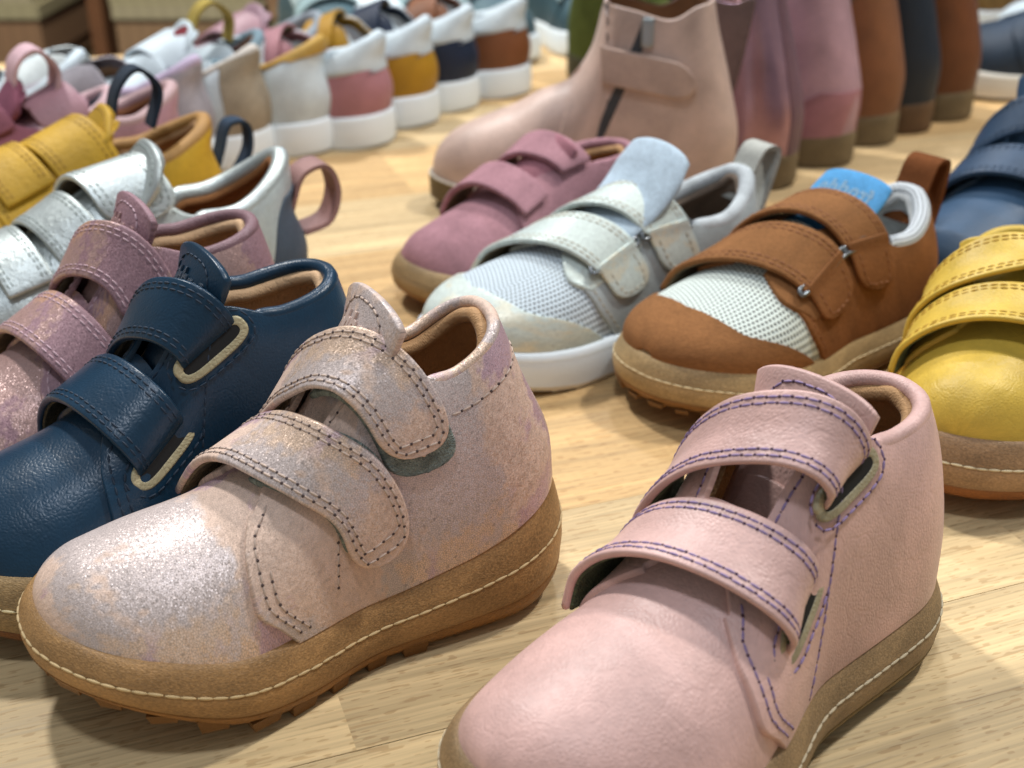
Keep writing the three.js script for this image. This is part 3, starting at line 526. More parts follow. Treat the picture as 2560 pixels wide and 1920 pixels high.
const low = (c) => shoe({ name: 'sneaker', category: 'sneaker', last: lowLast(c.lastO), open: { ...lowOpen, ...c.openO }, cf: 0.36, th: 0.16, collarR: 0.4, pad: 0.55, tongue: lowTongue(c.tg), ...c });
const whiteRows = [[-0.12, 1.0], [0.05, 1.02], [0.2, 1.0], [0.34, 0.93], [0.38, 0.8], [0.36, 0.74], [0.42, 0.7], [0.44, 0.4], [0.42, 0.14]], whiteLow = [[0.42, 0.14], [0.4, 0.06], [0.3, 0.0]];
const anchored = (o, mat, b) => ({ ub: 0.47, ua: -0.7, buckle: { u: 0.47, mat: M.buckle, tab: { to: 0.78, len: 2.8, mat } }, lift: [[0, 0.1], [0.2, 0.45], [0.5, 0.5], [0.8, 0.45], [1, 0.3]], len: 9, hw: 1.05, ...o });
low({
  label: 'pearly mint sneaker with white rubber sole, pale tongue and two folded straps', group: GR,
  at: [11.4, -57.0], yaw: -146, lastO: { L: 17.5, y0: [[0, 2.3], [0.35, 1.8], [0.6, 1.7], [0.8, 1.8], [1, 2.2]], H: [[0, 4.6], [0.15, 4.3], [0.3, 4.4], [0.4, 4.7], [0.5, 4.4], [0.6, 3.8], [0.7, 3.1], [0.8, 2.6], [0.9, 2.1], [1, 1.6]], hts: 0.84 }, mat: M.mint, vampMat: knitted(0xcfdbe2), quarterMat: leather(0xb4bcbc, 0.5, 0.0001), collarMat: fabric(0xc8ced0), lining: fabric(0x8a7868), thread: 0xb9b2a0,
  tg: { x: [[0, 11.6], [0.35, 9.2], [0.65, 7.4], [1, 5.8]], y: [[0, 4.8], [0.35, 6.0], [0.65, 7.1], [1, 8.9]], mat: fabric(0xc9dcea), hw: [[0, 1.6], [0.5, 2.1], [0.85, 2.2], [1, 2.0]] },
  toeCap: [[0, 0.9], [0.5, 0.85], [0.8, 0.72], [1, 0.64]], toeMat: M.mint,
  lastO2: 0, sole: { rows: whiteRows, low: whiteLow, mat: M.white, lowMat: M.offWhite, lugs: 0.35, lugOut: 0.42, spring: 0.6 },
  straps: [anchored({ s: 0.46, sk: -0.12, hw: 1.15 }, M.mint), anchored({ s: 0.63, sk: -0.12, ub: 0.5, hw: 1.15 }, M.mint)],
  panels: [{ name: 'eyestay', t: [0.42, 0.84], s0: [[0.4, 0.5], [0.9, 0.4]], s1: [[0.4, 0.66], [0.6, 0.7], [0.9, 0.66]], mat: M.mint, th: 0.03, clip: 0.99 }],
  loop: { args: [[[0.9, 5.2], [0.3, 6.6], [-0.4, 7.6], [-1.2, 7.5], [-0.9, 6.0], [-0.3, 4.4]], 1.5], mat: fabric(0xbdbdb4) },
});
low({
  label: 'tan suede sneaker with white mesh toe, blue tongue label and gum sole', group: GR,
  at: [18.6, -54.0], yaw: -142, lastO: { L: 16.5, H: [[0, 4.5], [0.15, 4.3], [0.3, 4.4], [0.4, 4.9], [0.5, 4.7], [0.6, 3.9], [0.7, 3.0], [0.8, 2.2], [0.9, 1.6], [1, 1.1]], hts: 0.88, y0: [[0, 2.4], [0.35, 2.1], [0.6, 2.1], [0.8, 2.5], [1, 2.9]] }, mat: suede(0x9a6a42), vampMat: knitted(0xd9e2da), quarterMat: suede(0x94623b), collarMat: knitted(0xd5dadd), lining: fabric(0xd2d4d2), thread: 0x8d5a34,
  tg: { mat: fabric(0x5aa6dd), text: 'froddo', textBox: [0.78, 0.9, 0.82, 0.18], textMat: fabric(0x9cc6e4), textDepth: 0.12, th: 0.25, hw: [[0, 1.6], [0.5, 1.8], [0.85, 1.8], [1, 1.7]], arch: 0.35, x: [[0, 10.4], [0.35, 8.2], [0.65, 6.4], [1, 4.6]], y: [[0, 4.8], [0.35, 5.9], [0.65, 6.9], [1, 8.2]] },
  toeCap: [[0, 0.88], [0.5, 0.85], [0.8, 0.74], [1, 0.64]], toeMat: suede(0x9a6a42),
  sole: { mat: rubber(0xcbae80, 0.5), lowMat: rubber(0xa87c4c, 0.5), stitch: 0xd2bd92, lugs: 0.3, spring: 0.9 },
  straps: [anchored({ s: 0.45, sk: -0.1, hw: 1.25 }, suede(0x94623b)), anchored({ s: 0.62, sk: -0.1, ub: 0.5, hw: 1.25 }, suede(0x94623b))],
  panels: [{ name: 'eyestay', t: [0.3, 0.84], s0: [[0.3, 0.5], [0.9, 0.44]], s1: [[0.3, 0.64], [0.6, 0.7], [0.9, 0.67]], mat: suede(0x9a6a42), th: 0.05, clip: 0.99 }],
  loop: { args: [[[1.0, 5.2], [0.4, 6.5], [-0.3, 7.8], [-1.0, 7.8], [-0.9, 6.3], [-0.4, 4.5]], 1.7], mat: suede(0x7d4a28) },
});
toddler({
  label: 'small dusty pink velcro shoe, half hidden behind the mint sneaker', group: GR,
  at: [6.4, -62.5], yaw: -146, mat: suede(0xb98a92), lining: M.lining, tg: { mat: suede(0xb9808a), y: [[0, 4.8], [0.35, 5.8], [0.65, 6.8], [1, 7.6]] }, k: 0.35, lastO: { L: 13.5, y0: [[0, 2.4], [0.6, 2.0], [1, 2.4]] },
  sole: { mat: M.crepe, lowMat: M.gumDark, lugs: 0 }, straps: straps2({ th: 0.3 }, { s: 0.42, ub: 0.4, ua: -0.64, hw: 0.85 }, { s: 0.63, ub: 0.42, ua: -0.64, hw: 0.85 }),
});
toddler({
  label: 'yellow leather ankle shoe at the right edge, behind the pale pink shoe', group: GR,
  at: [22.3, -50.3], yaw: -116, mat: leather(0xe8c24e, 0.45, 0.00012), thread: 0xb58a2a, lining: M.velcroTan, k: 0.8, tg: { under: [0.1, 0.5], dx: 1.6, dy: -1.8 }, cf: 0.45, lobe: null, front: [[0, 0.68], [0.3, 0.75], [0.55, 0.75], [0.8, 0.72], [1, 0.68]], open: { uo: [[0, 0.4], [0.35, 0.42], [0.46, 0.36], [0.55, 0.27], [0.62, 0.2], [0.75, 0.18]], st: 0.73, up: 14 }, lastO: { H: [[0, 3.0], [0.2, 3.2], [0.42, 4.4], [0.52, 4.7], [0.58, 4.2], [0.66, 3.6], [0.74, 3.0], [0.84, 2.4], [1, 1.6]] },
  sole: { mat: rubber(0xc09a74, 0.5), lowMat: rubber(0xb0703c, 0.5), stitch: 0xd8c7a2, lugs: 0 }, straps: straps2({ lining: M.velcroGreen, front: 0.25 }, ...slotted(M.lining).map((q, i) => ({ ...q, s: [0.54, 0.69][i] }))),
});
toddler({
  label: 'slate blue ankle shoe with dark lined straps, behind the yellow one', group: GR,
  at: [30.6, -63.4], yaw: -138, mat: leather(0x33516e, 0.5, 0.0001), thread: 0x2a3f55, lining: M.black, k: 1,
  sole: { mat: rubber(0x8a6648, 0.5), lowMat: M.gumDark, lugs: 0 }, straps: straps2({ lining: M.black, mat: leather(0x2c4763, 0.5, 0.0001), th: 0.3 }, ...slotted(M.black)),
});
// left row, further back
low({
  label: 'pale silver sneaker with rose pull loop and brown lining, behind the plum shoe', group: GT, name: 'sneaker',
  at: [-10.3, -54.5], yaw: -150, lastO: { L: 17, H: [[0, 6.2], [0.15, 5.6], [0.3, 5.6], [0.4, 6.2], [0.5, 6.0], [0.6, 5.0], [0.7, 4.0], [0.8, 3.4], [1, 3.0]] }, mat: M.silver, collarMat: M.silver, lining: leather(0xa9703f, 0.8), thread: 0x8f9894,
  tg: { x: [[0, 11], [0.35, 8.8], [0.65, 7.2], [1, 6.2]], y: [[0, 5.4], [0.35, 6.9], [0.65, 8.1], [1, 9.5]], mat: M.silver, stitch: true, th: 0.4, hw: [[0, 1.6], [0.5, 2.2], [0.85, 2.3], [1, 1.9]] },
  sole: { mat: M.crepe, lugs: 0 }, straps: [{ s: 0.47, sk: -0.1, hw: 1.5, ua: -0.5, ub: 0.5, endRound: 1.4, lift: [[0, 0.4], [0.5, 0.6], [1, 0.2]], len: 8 }, { s: 0.62, sk: -0.08, hw: 1.0, ua: -0.6, ub: 0.5, lift: [[0, 0.3], [0.5, 0.6], [1, 0.2]], len: 9 }, { s: 0.75, sk: -0.06, hw: 0.9, ua: -0.6, ub: 0.5, lift: [[0, 0.3], [0.5, 0.5], [1, 0.1]], len: 9 }],
  panels: [{ name: 'heel_counter', t: [0, 0.42], s0: [[0, 0], [1, 0]], s1: [[0, 0.16], [0.42, 0.05]], mat: leather(0x4c5968, 0.6), th: 0.08, heel: true }],
  loop: { args: [[[0.5, 4.6], [0.1, 6.0], [-0.5, 7.2], [-1.6, 7.4], [-2.1, 6.2], [-1.6, 4.8], [-0.3, 4.4]], 1.6], mat: leather(0xa9807a, 0.6) },
});
low({
  label: 'mustard yellow velcro shoe with navy pull loops, behind the silver sneaker', group: GT, name: 'sneaker',
  at: [-15.9, -63.5], yaw: -148, lastO: { L: 17 }, mat: leather(0xd3a528, 0.55), thread: 0x8f6a18, lining: M.lining, collarMat: leather(0xb98a4a, 0.6),
  tg: { mat: leather(0xdcae34, 0.55), stitch: true, loop: [[[5.2, 7.8], [4.6, 9.6], [3.6, 10.4], [2.6, 9.4], [3.2, 7.4]], 1.3], loopMat: fabric(0x1b2b3c) },
  sole: { mat: M.crepe, lugs: 0 }, straps: [{ s: 0.46, sk: -0.1, hw: 1.5, ua: -0.5, ub: 0.5, lift: [[0, 0.5], [0.5, 0.6], [1, 0.2]], len: 8 }, { s: 0.62, sk: -0.08, hw: 1.2, ua: -0.62, ub: 0.46, lift: [[0, 0.5], [0.5, 0.9], [1, 0.3]], len: 9 }],
  loop: { args: [[[0.3, 4.0], [-0.3, 5.6], [-0.9, 7.0], [-1.8, 6.9], [-1.9, 5.6], [-1.0, 4.0], [-0.4, 2.8]], 1.2], mat: fabric(0x22384e) },
});
low({
  label: 'dusty rose velcro shoe with pale pink loop, farthest left in its row', group: GT, name: 'sneaker',
  at: [-22.6, -69.5], yaw: -148, lastO: { L: 17 }, mat: suede(0x9a6474), lining: fabric(0x66707a), collarMat: fabric(0xd9b7ba),
  tg: { mat: suede(0x935a6c), loop: [[[5.6, 8.0], [5.2, 9.6], [4.2, 10.2], [3.2, 9.2], [3.6, 7.2]], 2.2], loopMat: fabric(0xdcb6bc) },
  sole: { mat: M.crepe, lugs: 0 }, straps: [{ s: 0.5, sk: -0.1, hw: 1.6, ua: -0.5, ub: 0.5, lift: [[0, 0.5], [0.5, 0.6], [1, 0.2]], len: 8 }, { s: 0.66, sk: -0.08, hw: 1.2, ua: -0.62, ub: 0.46, lift: [[0, 0.5], [0.5, 0.8], [1, 0.3]], len: 9 }],
});
// ---------- sneakers with their heels towards us ----------
const tabOpen = { uo: [[0, 0.36], [0.1, 0.4], [0.22, 0.5], [0.32, 0.48], [0.42, 0.3], [0.55, 0.2], [0.7, 0.18]] };
const GS = 'white soled sneakers with their heels out';
const heelShoe = (c) => low({ group: GS, fine: 0.6, yaw: 168, openO: tabOpen, lastO: { H: [[0, 5.6], [0.15, 4.9], [0.3, 4.6], [0.4, 5.5], [0.5, 5.0], [0.6, 4.3], [0.7, 3.7], [0.8, 3.2], [1, 2.8]], y0: [[0, 2.3], [0.4, 2.0], [0.8, 2.0], [1, 2.3]] }, tongue: null, sole: { rows: whiteRows, low: whiteLow, mat: M.white, lowMat: M.white, lugs: 0, spring: 0.4 }, lining: fabric(0xdfe2e4), tg: { mat: fabric(0xe3e6e8) }, ...c });
const counter = (mat, collar) => [{ name: 'heel_counter', t: [0, 0.6], s0: [[0, 0], [1, 0]], s1: [[0, 0.62], [0.6, 0.5]], mat, th: 0.02, heel: true }, { name: 'collar_panel', t: [0.26, 1], s0: [[0, 0], [1, 0]], s1: [[0.26, 0.04], [0.36, 0.3], [1, 0.44]], mat: collar, th: 0.1, heel: true }];
const whiteL = leather(0xd9e6ec, 0.55, 0.0001);
for (const [label, hex, x, z, yaw] of [
  ['white collared sneaker with dusty pink heel', 0xb98289, -8.8, -85.3, 168], ['white collared sneaker with mustard yellow heel', 0xb98a1c, -5.9, -90.8, 168],
  ['white collared sneaker with navy blue heel', 0x16263f, -3.0, -95.4, 168], ['white collared sneaker with brown heel, last of its row', 0x84502e, 1.1, -99.8, 168]])
  heelShoe({ label, at: [x, z], yaw, mat: leather(hex, 0.5), quarterMat: leather(hex, 0.5), collarMat: whiteL, panels: counter(leather(hex, 0.5), whiteL), straps: [{ s: 0.5, hw: 1.2, ua: -0.6, ub: 0.6, lift: 0.3, len: 9 }] });
heelShoe({ label: 'white sneaker with yellow heel tab and a small pink mark', at: [-12.6, -83.6], mat: whiteL, collarMat: leather(0xcaa045, 0.55), panels: [{ name: 'heel_tab', t: [0.5, 1], s0: [[0, 0], [1, 0]], s1: [[0.5, 0.1], [0.7, 0.3], [1, 0.3]], mat: leather(0xcaa045, 0.55), th: 0.1, heel: true }] });
heelShoe({ label: 'white sneaker with taupe stripe curving round its heel', at: [-16.6, -80.5], mat: whiteL, collarMat: fabric(0xd8cfc4), panels: [{ name: 'heel_stripe', t: [0, 0.92], s0: [[0, 0], [1, 0]], s1: [[0, 0.1], [0.5, 0.1], [0.92, 0.24]], mat: suede(0xa89c88), th: 0.08, heel: true }] });
// ---------- the ankle boots ----------
const bootTallLast = (o = {}) => ({
  L: 18, w: [[0, 2.5], [0.2, 2.5], [0.45, 2.4], [0.6, 2.8], [0.74, 3.0], [0.9, 2.9], [1, 2.8]],
  H: [[0, 13.6], [0.3, 13.6], [0.39, 13.4], [0.41, 12.8], [0.432, 10.4], [0.47, 7.7], [0.54, 6.1], [0.64, 5.4], [0.74, 4.4], [0.84, 3.9], [1, 3.5]],
  k1: [[0, 0.95], [0.4, 0.95], [0.6, 0.7], [1, 0.6]], k2: [[0, 0.92], [0.4, 0.9], [0.55, 0.55], [0.75, 0.6], [1, 0.62]], b1: [[0, 1.06], [0.4, 1.02], [1, 1.05]],
  y0: [[0, 2.2], [0.35, 1.7], [0.6, 1.5], [0.8, 1.6], [1, 2.0]], lean: [[0, 0], [0.15, -0.1], [0.4, 0.6], [0.7, 1.7], [1, 2.4]], leanH: 13, off: 0, et: 2.1, hts: 0.72, ...o,
});
function tallBoot(c) {
  const root = thing('ankle_boot', c.label, 'boot', 'ankle boots in a row'), last = makeLast(bootTallLast(c.lastO)), top = c.top ?? 11.8, fine = c.fine ?? 1, q = (n) => Math.round(n * fine), mat = c.mat;
  addSole(root, last, { mat: c.soleMat ?? M.greyGum, lugs: 0, spring: 0.6, rows: [[-0.12, 1.0], [0.1, 1.0], [0.2, 0.94], [0.22, 0.7], [0.2, 0.4], [0.18, 0.05]], low: [[0.18, 0.05], [0.1, 0.0], [-0.2, 0.0]], ...c.sole }, root);
  // height of the shaft's edge along the shoe; above it the last is cut away
  const dip = c.dip ?? [[0, 0.4], [0.12, 0.2], [0.24, -0.5], [0.36, 0], [0.46, 0.4]], edge = curve(dip), tmax = table((s) => { const yc = top + edge(s); if (last.S(s, 0)[1] <= yc) return 1; let a = 0, b = 1; for (let i = 0; i < 30; i++) { const m = (a + b) / 2; if (last.S(s, 1 - m)[1] < yc) a = m; else b = m; } return a; }, 600);
  const split = c.split ?? 0.47;
  const dens = (x) => 0.5 - 0.5 * Math.cos(Math.PI * x);
  for (const k of [1, -1]) {
    mesh('vamp', sheet((a, b) => { const s = lerp(split - 0.1, 1, a), t = b * tmax(s); return last.at(s, k * (1 - t)); }, q(60), q(28), { t0: -0.1, t1: 0.0, edge: false, sa: (x) => Math.sin((Math.PI / 2) * x) }), c.vampMat ?? mat, root);
    mesh('shaft', sheet((a, b) => { const sv = curve(c.line ?? [[0, 0.66], [0.2, 0.6], [0.5, 0.56], [0.8, 0.53], [1, 0.5]])(b), s = a * sv, t = b * tmax(s); return last.at(s, k * (1 - t)); }, q(80), q(34), { t1: 0.14, sa: dens }), mat, root);
    mesh('lining', sheet((a, b) => { const s = a * 0.47, t = lerp(0.05, 1, b) * tmax(s); const [p, n] = last.at(s, k * (1 - t), -0.15); return [p, V.mul(n, -1)]; }, q(40), q(20), { t1: 0, edge: false, sa: dens }), c.lining ?? M.brownLining, root);
  }
  for (const p of c.panels ?? []) { const s0 = curve(p.s0), s1 = curve(p.s1); for (const k of p.sides ?? [1]) mesh(p.name, sheet((a, b) => { const y = lerp(p.y[0], p.y[1], b), s = lerp(s0(y), s1(y), a); return last.at(s, k * (1 - Math.min(last.tAt(s, y), tmax(s)))); }, q(16), q(40), { t1: p.th ?? 0.2 }), p.mat, root, p.label); }
  c.extra?.(root, last, tmax);
  root.position.set(c.at[0] * SC, 0, c.at[1] * SC); root.rotation.y = THREE.MathUtils.degToRad(c.yaw); return root;
}
tallBoot({
  label: 'pale rose beige ankle boot with side zip and strap, nearest of the boots', at: [13.2, -71.5], yaw: 180, mat: leather(0xd6b9aa, 0.45, 0.0001), soleMat: rubber(0x7d6a48, 0.6), sole: { stitch: 0xcfc8bb, stitchOut: 0.16, stitchAt: 0.96, stitchR: 0.1 },
  panels: [{ name: 'zip', y: [3.6, 12], s0: [[3.6, 0.47], [8, 0.37], [12, 0.28]], s1: [[3.6, 0.472], [5.5, 0.452], [8, 0.4], [12, 0.315]], th: 0.17, mat: fabric(0x4a4a4c) }],
  extra(root, last) {
    const g = (a, b) => { const s = lerp(0.44, 0.15, a), r = a > 0.75 ? Math.sqrt(Math.max(0, 1 - ((a - 0.75) / 0.25) ** 2)) : 1, y = lerp(8.9, 7.9, a) + (b - 0.5) * 1.9 * r; return last.at(s, 1 - last.tAt(s, y)); };
    mesh('strap', sheet(g, 30, 10, { t0: 0.2, t1: 0.46, back: true, sa: (x) => 1 - Math.pow(1 - x, 1.6) }), leather(0xcfb09f, 0.45, 0.0001), root);
    mesh('zip_pull', sheet((a, b) => ((s) => last.at(s, 1 - last.tAt(s, lerp(10, 11.4, a))))(lerp(0.3, 0.33, b)), 6, 4, { t0: 0.2, t1: 0.4, back: true }), metal(0xa8acab), root);
  },
});
tallBoot({ label: 'shiny metallic mauve ankle boot, second of the boots', at: [18.0, -75.6], yaw: 164, fine: 0.7, mat: phy({ color: col(0xb08a96), metalness: 0.55, roughness: 0.24, map: T.wearColor }), panels: [{ name: 'elastic', y: [6, 11.6], s0: [[6, 0.22], [11.6, 0.14]], s1: [[6, 0.25], [11.6, 0.32]], mat: fabric(0x7d6660) }, { name: 'heel_strip', sides: [1, -1], y: [2, 11.8], s0: 0, s1: 0.03, mat: leather(0x75545f, 0.4) }] });
tallBoot({ label: 'dusty pink lace-up ankle boot with a column of eyelets, third of the boots', at: [22.7, -80.0], yaw: 152, fine: 0.7, mat: leather(0xbf979f, 0.45), vampMat: leather(0xbf979f, 0.45), panels: [{ name: 'heel_counter', sides: [1, -1], y: [1.8, 5], s0: 0, s1: [[1.8, 0.4], [5, 0.1]], mat: leather(0xb27a82, 0.45) }, { name: 'facing', y: [5, 11.7], s0: [[5, 0.46], [11.7, 0.37]], s1: [[5, 0.52], [11.7, 0.46]], mat: fabric(0x8a8e72) }],
  extra(root, last) { for (let i = 0; i < 6; i++) { const g = new THREE.TorusGeometry(0.22 * SC, 0.08 * SC, 8, 14), s = lerp(0.42, 0.35, i / 5), [p, n] = last.at(s, 1 - last.tAt(s, lerp(5.6, 11, i / 5)), 0.2); const m = mesh('eyelet', g, leather(0x6b4a50, 0.4), root); m.position.set(...V.mul(p, SC)); m.quaternion.setFromUnitVectors(new THREE.Vector3(0, 0, 1), new THREE.Vector3(...n)); } } });
tallBoot({ label: 'tan brown ankle boot between the pink lace-up boot and the navy boot', at: [27.0, -85.0], yaw: 150, fine: 0.7, mat: leather(0x8a5836, 0.5), panels: [{ name: 'elastic', y: [6, 11.6], s0: [[6, 0.22], [11.6, 0.14]], s1: [[6, 0.25], [11.6, 0.32]], mat: fabric(0x6e5a48) }] });
tallBoot({ label: 'dark navy ankle boot between the two brown boots', at: [30.5, -88.2], yaw: 150, fine: 0.7, mat: leather(0x14202e, 0.45), soleMat: rubber(0x7a5c40, 0.6) });
tallBoot({ label: 'chestnut brown ankle boot at the far end of the boots', at: [34.6, -91.6], yaw: 150, fine: 0.7, mat: leather(0x74421f, 0.5), panels: [{ name: 'elastic', y: [6, 11.6], s0: [[6, 0.22], [11.6, 0.14]], s1: [[6, 0.25], [11.6, 0.32]], mat: fabric(0x5c4434) }] });

// ---------- pale shoes beyond the left row ----------
const GB = 'pale shoes beyond the left row';
const backShoe = (c) => low({ group: GB, fine: 0.6, yaw: -148, sole: { rows: whiteRows, low: whiteLow, mat: M.white, lowMat: M.white, lugs: 0, spring: 0.4 }, straps: [{ s: 0.46, sk: -0.1, hw: 1.3, ua: -0.55, ub: 0.5, endRound: 1, lift: [[0, 0.4], [0.5, 0.5], [1, 0.2]], len: 8 }], ...c });
heelShoe({ group: GB, label: 'white leather shoe with dark brown lining, farthest left of the pale shoes', at: [-27.6, -80.0], yaw: 190, openO: { uo: [[0, 0.4], [0.1, 0.5], [0.22, 0.62], [0.34, 0.58], [0.44, 0.34], [0.55, 0.2], [0.7, 0.18]] }, mat: pearl(0xd9dfdc), collarMat: whiteL, lining: leather(0x7a4f2c, 0.8), tg: { mat: whiteL } });
heelShoe({ group: GB, label: 'white shoe with brown lining standing behind the navy pull loop', at: [-23.0, -84.0], yaw: 190, openO: { uo: [[0, 0.4], [0.1, 0.5], [0.22, 0.62], [0.34, 0.58], [0.44, 0.34], [0.55, 0.2], [0.7, 0.18]] }, mat: whiteL, quarterMat: pearl(0xdde2e0), collarMat: fabric(0xb9b4a6), lining: leather(0x8a5a34, 0.8), tg: { mat: fabric(0xe6e9ea) } });
heelShoe({ group: GB, label: 'lilac grey sneaker with a pointed heel, left of the taupe striped one', at: [-19.6, -77.2], yaw: 168, mat: fabric(0xa8a2a8), collarMat: fabric(0xc6b4cc), lining: leather(0x8a6444, 0.8), tg: { mat: fabric(0xb8b0b8) } });
backShoe({ label: 'dusty pink shoe with tan lining and a rounded pink loop, beside the mustard shoe', at: [-19.4, -70.8], yaw: -152, mat: leather(0xb68a94, 0.5), collarMat: leather(0xc9a6a6, 0.5), lining: leather(0x9a6540, 0.8), tg: { mat: leather(0xb68a94, 0.5), y: [[0, 5], [0.35, 6], [0.65, 6.6], [1, 7.4]] }, sole: { mat: M.crepe, lugs: 0 } });
backShoe({ label: 'white shoe with a red heart on its tongue and a yellow loop', at: [-17.2, -86.0], mat: whiteL, collarMat: fabric(0x7f97a2), lining: leather(0x8a5a34, 0.8), tg: { mat: whiteL, y: [[0, 5.0], [0.35, 6.4], [0.65, 7.4], [1, 8.8]], loop: [[[5.2, 7.6], [4.6, 9.2], [3.6, 9.8], [2.4, 8.8], [2.6, 7.2]], 1.6], loopMat: fabric(0xb29a45) },
  extra(root, last) { const g = new THREE.Shape(); g.moveTo(0, -0.5); g.bezierCurveTo(-0.9, 0.1, -0.6, 0.75, 0, 0.3); g.bezierCurveTo(0.6, 0.75, 0.9, 0.1, 0, -0.5); const e = new THREE.ExtrudeGeometry(g, { depth: 0.08, bevelEnabled: false }); e.scale(SC, SC, SC); const m = mesh('heart', e, leather(0xb8404a, 0.5), root); const n = new THREE.Vector3(0.35, 0.45, -0.82).normalize(); m.quaternion.setFromUnitVectors(new THREE.Vector3(0, 0, 1), n); m.position.set(6.1 * SC, 8.15 * SC, -1.15 * SC); } });
backShoe({ label: 'pink and grey shimmering sneaker behind the yellow heel tab', at: [-14.2, -93.0], yaw: -140, mat: leather(0xb58c94, 0.4), collarMat: fabric(0x9aa3ab), lining: fabric(0x8d9298), tg: { mat: leather(0xb894a0, 0.4) } });
// ---------- slate sneakers behind ----------
const slateL = leather(0x44606a, 0.5), GK = 'slate sneakers with pale grey straps in the back row';
for (const [label, x, z, yaw] of [['slate sneaker with pale strap, leftmost of the slate ones, beside the yellow rimmed sneaker', -19.6, -116.5, -64], ['slate sneaker with pale strap, above the dusty pink heel', -12.0, -119.5, -60], ['slate sneaker with pale strap, above the mustard heel', -6.4, -121.5, -60], ['slate sneaker with pale strap, above the brown heel', 2.4, -125.0, -60]])
  low({ group: GK, fine: 0.5, label, at: [x, z], yaw, lastO: { L: 14 }, mat: slateL, collarMat: fabric(0xa9bcc0), lining: fabric(0x596a74), tg: { mat: fabric(0xc4d6da), x: [[0, 9], [0.35, 7.2], [0.65, 5.8], [1, 4.8]] }, sole: { rows: whiteRows, low: whiteLow, mat: M.white, lowMat: M.white, lugs: 0, spring: 0.4 }, straps: [{ s: 0.46, hw: 1.1, ua: -0.6, ub: 0.6, lift: 0.4, len: 8, mat: fabric(0xb4cace) }, { s: 0.62, hw: 0.8, ua: -0.6, ub: 0.6, lift: 0.35, len: 8, mat: fabric(0x8fa8ac) }] });
low({ group: GK, fine: 0.5, label: 'white and yellow sneaker between two slate ones', at: [-16.0, -118.0], yaw: -62, lastO: { L: 14 }, mat: whiteL, collarMat: leather(0xd0a83c, 0.5), lining: fabric(0xd8d2bc), tg: { mat: leather(0xd0a83c, 0.5), x: [[0, 9], [0.35, 7.2], [0.65, 5.8], [1, 4.8]] }, sole: { rows: whiteRows, low: whiteLow, mat: M.white, lowMat: M.white, lugs: 0, spring: 0.4 }, straps: [{ s: 0.5, hw: 1.0, ua: -0.6, ub: 0.6, lift: 0.4, len: 8, mat: leather(0xd0a83c, 0.5) }] });
tallBoot({ label: 'olive green boot with dark opening, behind the nearest ankle boot', at: [5.5, -107], yaw: -40, fine: 0.5, top: 8.6, lastO: { L: 15, H: [[0, 9], [0.3, 9], [0.42, 8.8], [0.5, 7.4], [0.6, 5.2], [0.74, 4.2], [1, 3.3]] }, mat: suede(0x56602e), lining: M.black, soleMat: rubber(0x4a4a34, 0.6) });
// ---------- far right ----------
low({ group: GR, fine: 0.6, label: 'dark slate sneaker with pale sole, toe only, in the upper right corner', at: [50.5, -99.5], yaw: 176, lastO: { L: 16 }, mat: leather(0x28384a, 0.5), collarMat: fabric(0x3a4a5c), lining: fabric(0x5a6a78), sole: { rows: whiteRows, low: whiteLow, mat: M.offWhite, lowMat: M.greyGum, lugs: 0, spring: 0.3 } });
low({ group: GR, fine: 0.6, label: 'white and blush sneaker above the dark slate toe', at: [60.0, -112.0], yaw: 178, lastO: { L: 16 }, mat: leather(0xc9aca2, 0.5), toeCap: [[0, 0.86], [0.5, 0.82], [1, 0.7]], toeMat: whiteL, collarMat: whiteL, lining: fabric(0xd0d0d0), sole: { rows: whiteRows, low: whiteLow, mat: M.offWhite, lowMat: M.greyGum, lugs: 0, spring: 0.3 } });
low({ group: GR, fine: 0.6, label: 'white soled tan sneaker at the top edge, right of the boots', at: [57.5, -128.0], yaw: 178, lastO: { L: 17 }, mat: suede(0x8a7048), collarMat: whiteL, lining: fabric(0xd0d0d0), sole: { rows: whiteRows, low: whiteLow, mat: M.white, lowMat: M.white, lugs: 0, spring: 0.2 } });
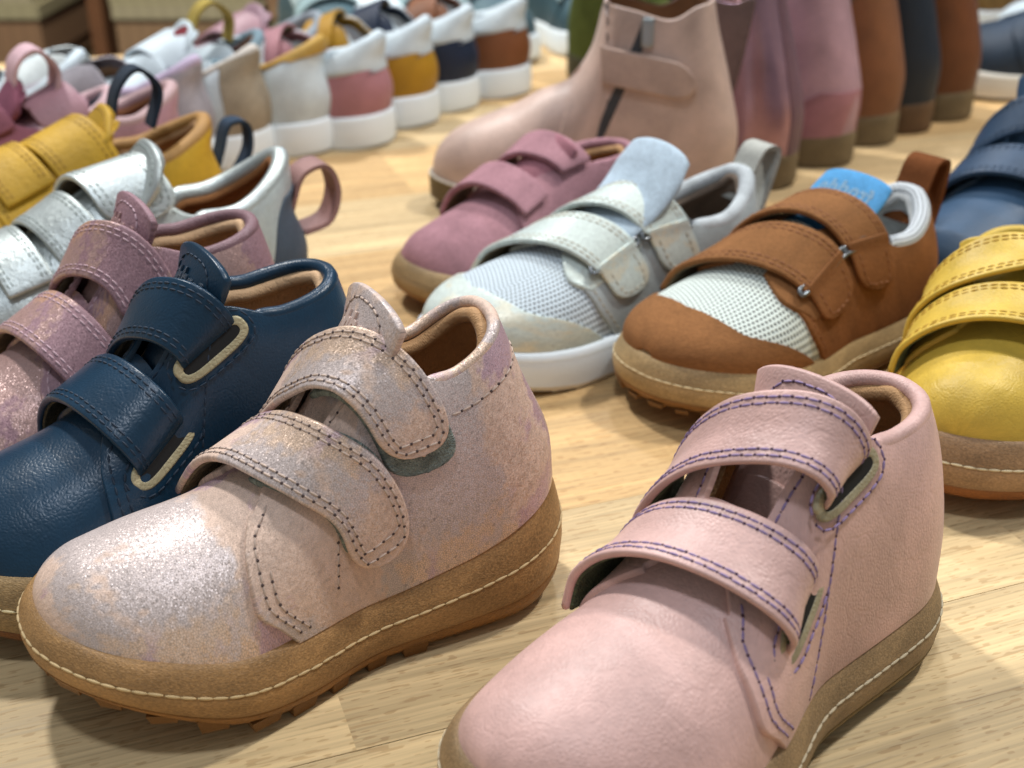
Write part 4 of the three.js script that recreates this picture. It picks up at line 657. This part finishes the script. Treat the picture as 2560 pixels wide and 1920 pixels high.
// ---------- shelves with shoe boxes beyond the table ----------
{
  const card = [0x9b9678, 0x8d7358, 0xa09a80, 0x86694f].map((h) => once('C' + h, () => std({ color: col(h), map: T.wearColor, roughness: 0.85 })));
  const wood = std({ color: 0x7a5034, map: T.wearColor, roughness: 0.7 }), dark = std({ color: 0x1c1a17, roughness: 0.9 });
  const bx = (w, h, d, x, y, z) => { const g = new THREE.BoxGeometry(w * SC, h * SC, d * SC); g.translate(x * SC, y * SC, z * SC); return g; };
  const unit = thing('shelf_unit', 'brown wooden shelf unit beyond the table, dark between its posts', 'shelf');
  for (const y of [-58, -32.2]) mesh('shelf', bx(150, 1.4, 34, -30, y, -232), wood, unit);
  for (const x of [-71.5, 46]) mesh('upright', bx(2.4, 66, 34.2, x, -32.5, -232), x < 0 ? std({ color: 0x6a4426, map: T.wearColor, roughness: 0.7 }) : wood, unit);
  mesh('back_panel', bx(150, 66, 1.2, -30, -32, -250), dark, unit);
  const rows = ['bottom', 'middle', 'top'], tones = ['grey', 'brown', 'pale grey', 'dark brown'], where = ['at the far left', 'right of the dark gap', 'second stack right of the dark gap', 'behind the slate sneakers'];
  [-95, -56.5, -29.5, -2.5].forEach((x, c) => rows.forEach((row, k) => {
    const n = (c * 2 + k * 3 + (c > 1 ? 1 : 0)) % 4, w = 26, h = 9.2, o = thing('shoe_box', `${tones[n]} cardboard shoe box, ${row} of its stack ${where[c]}`, 'box', 'cardboard shoe boxes on the shelf');
    mesh('box_body', bx(w - 0.6, h - 2.4, 28, 0, (h - 2.4) / 2, 0), card[n], o); mesh('lid', bx(w, 2.4, 28.8, 0, h - 1.2, 0), card[(n + 1) % 4], o);
    const hole = new THREE.CylinderGeometry(1.1 * SC, 1.1 * SC, 0.3 * SC, 20); hole.rotateX(Math.PI / 2); hole.translate(0, (h - 2.4) * 0.5 * SC, 14.0 * SC); mesh('finger_hole', hole, dark, o);
    o.position.set((x + (k % 2) * 0.6) * SC, (-31.4 + k * 9.3) * SC, -2.3);
  }));
  const floor = mesh('floor', new THREE.BoxGeometry(6, 0.04, 6), std({ color: 0x6d655a, roughness: 0.8 }), scene); floor.position.set(0, -0.75, -1.6); floor.userData.kind = 'structure';
  const wall = mesh('wall', new THREE.BoxGeometry(6, 3, 0.1), std({ color: 0x5a564c, roughness: 0.9 }), scene); wall.position.set(0, 0.75, -2.7); wall.userData.kind = 'structure';
}
renderer.render(scene, camera);
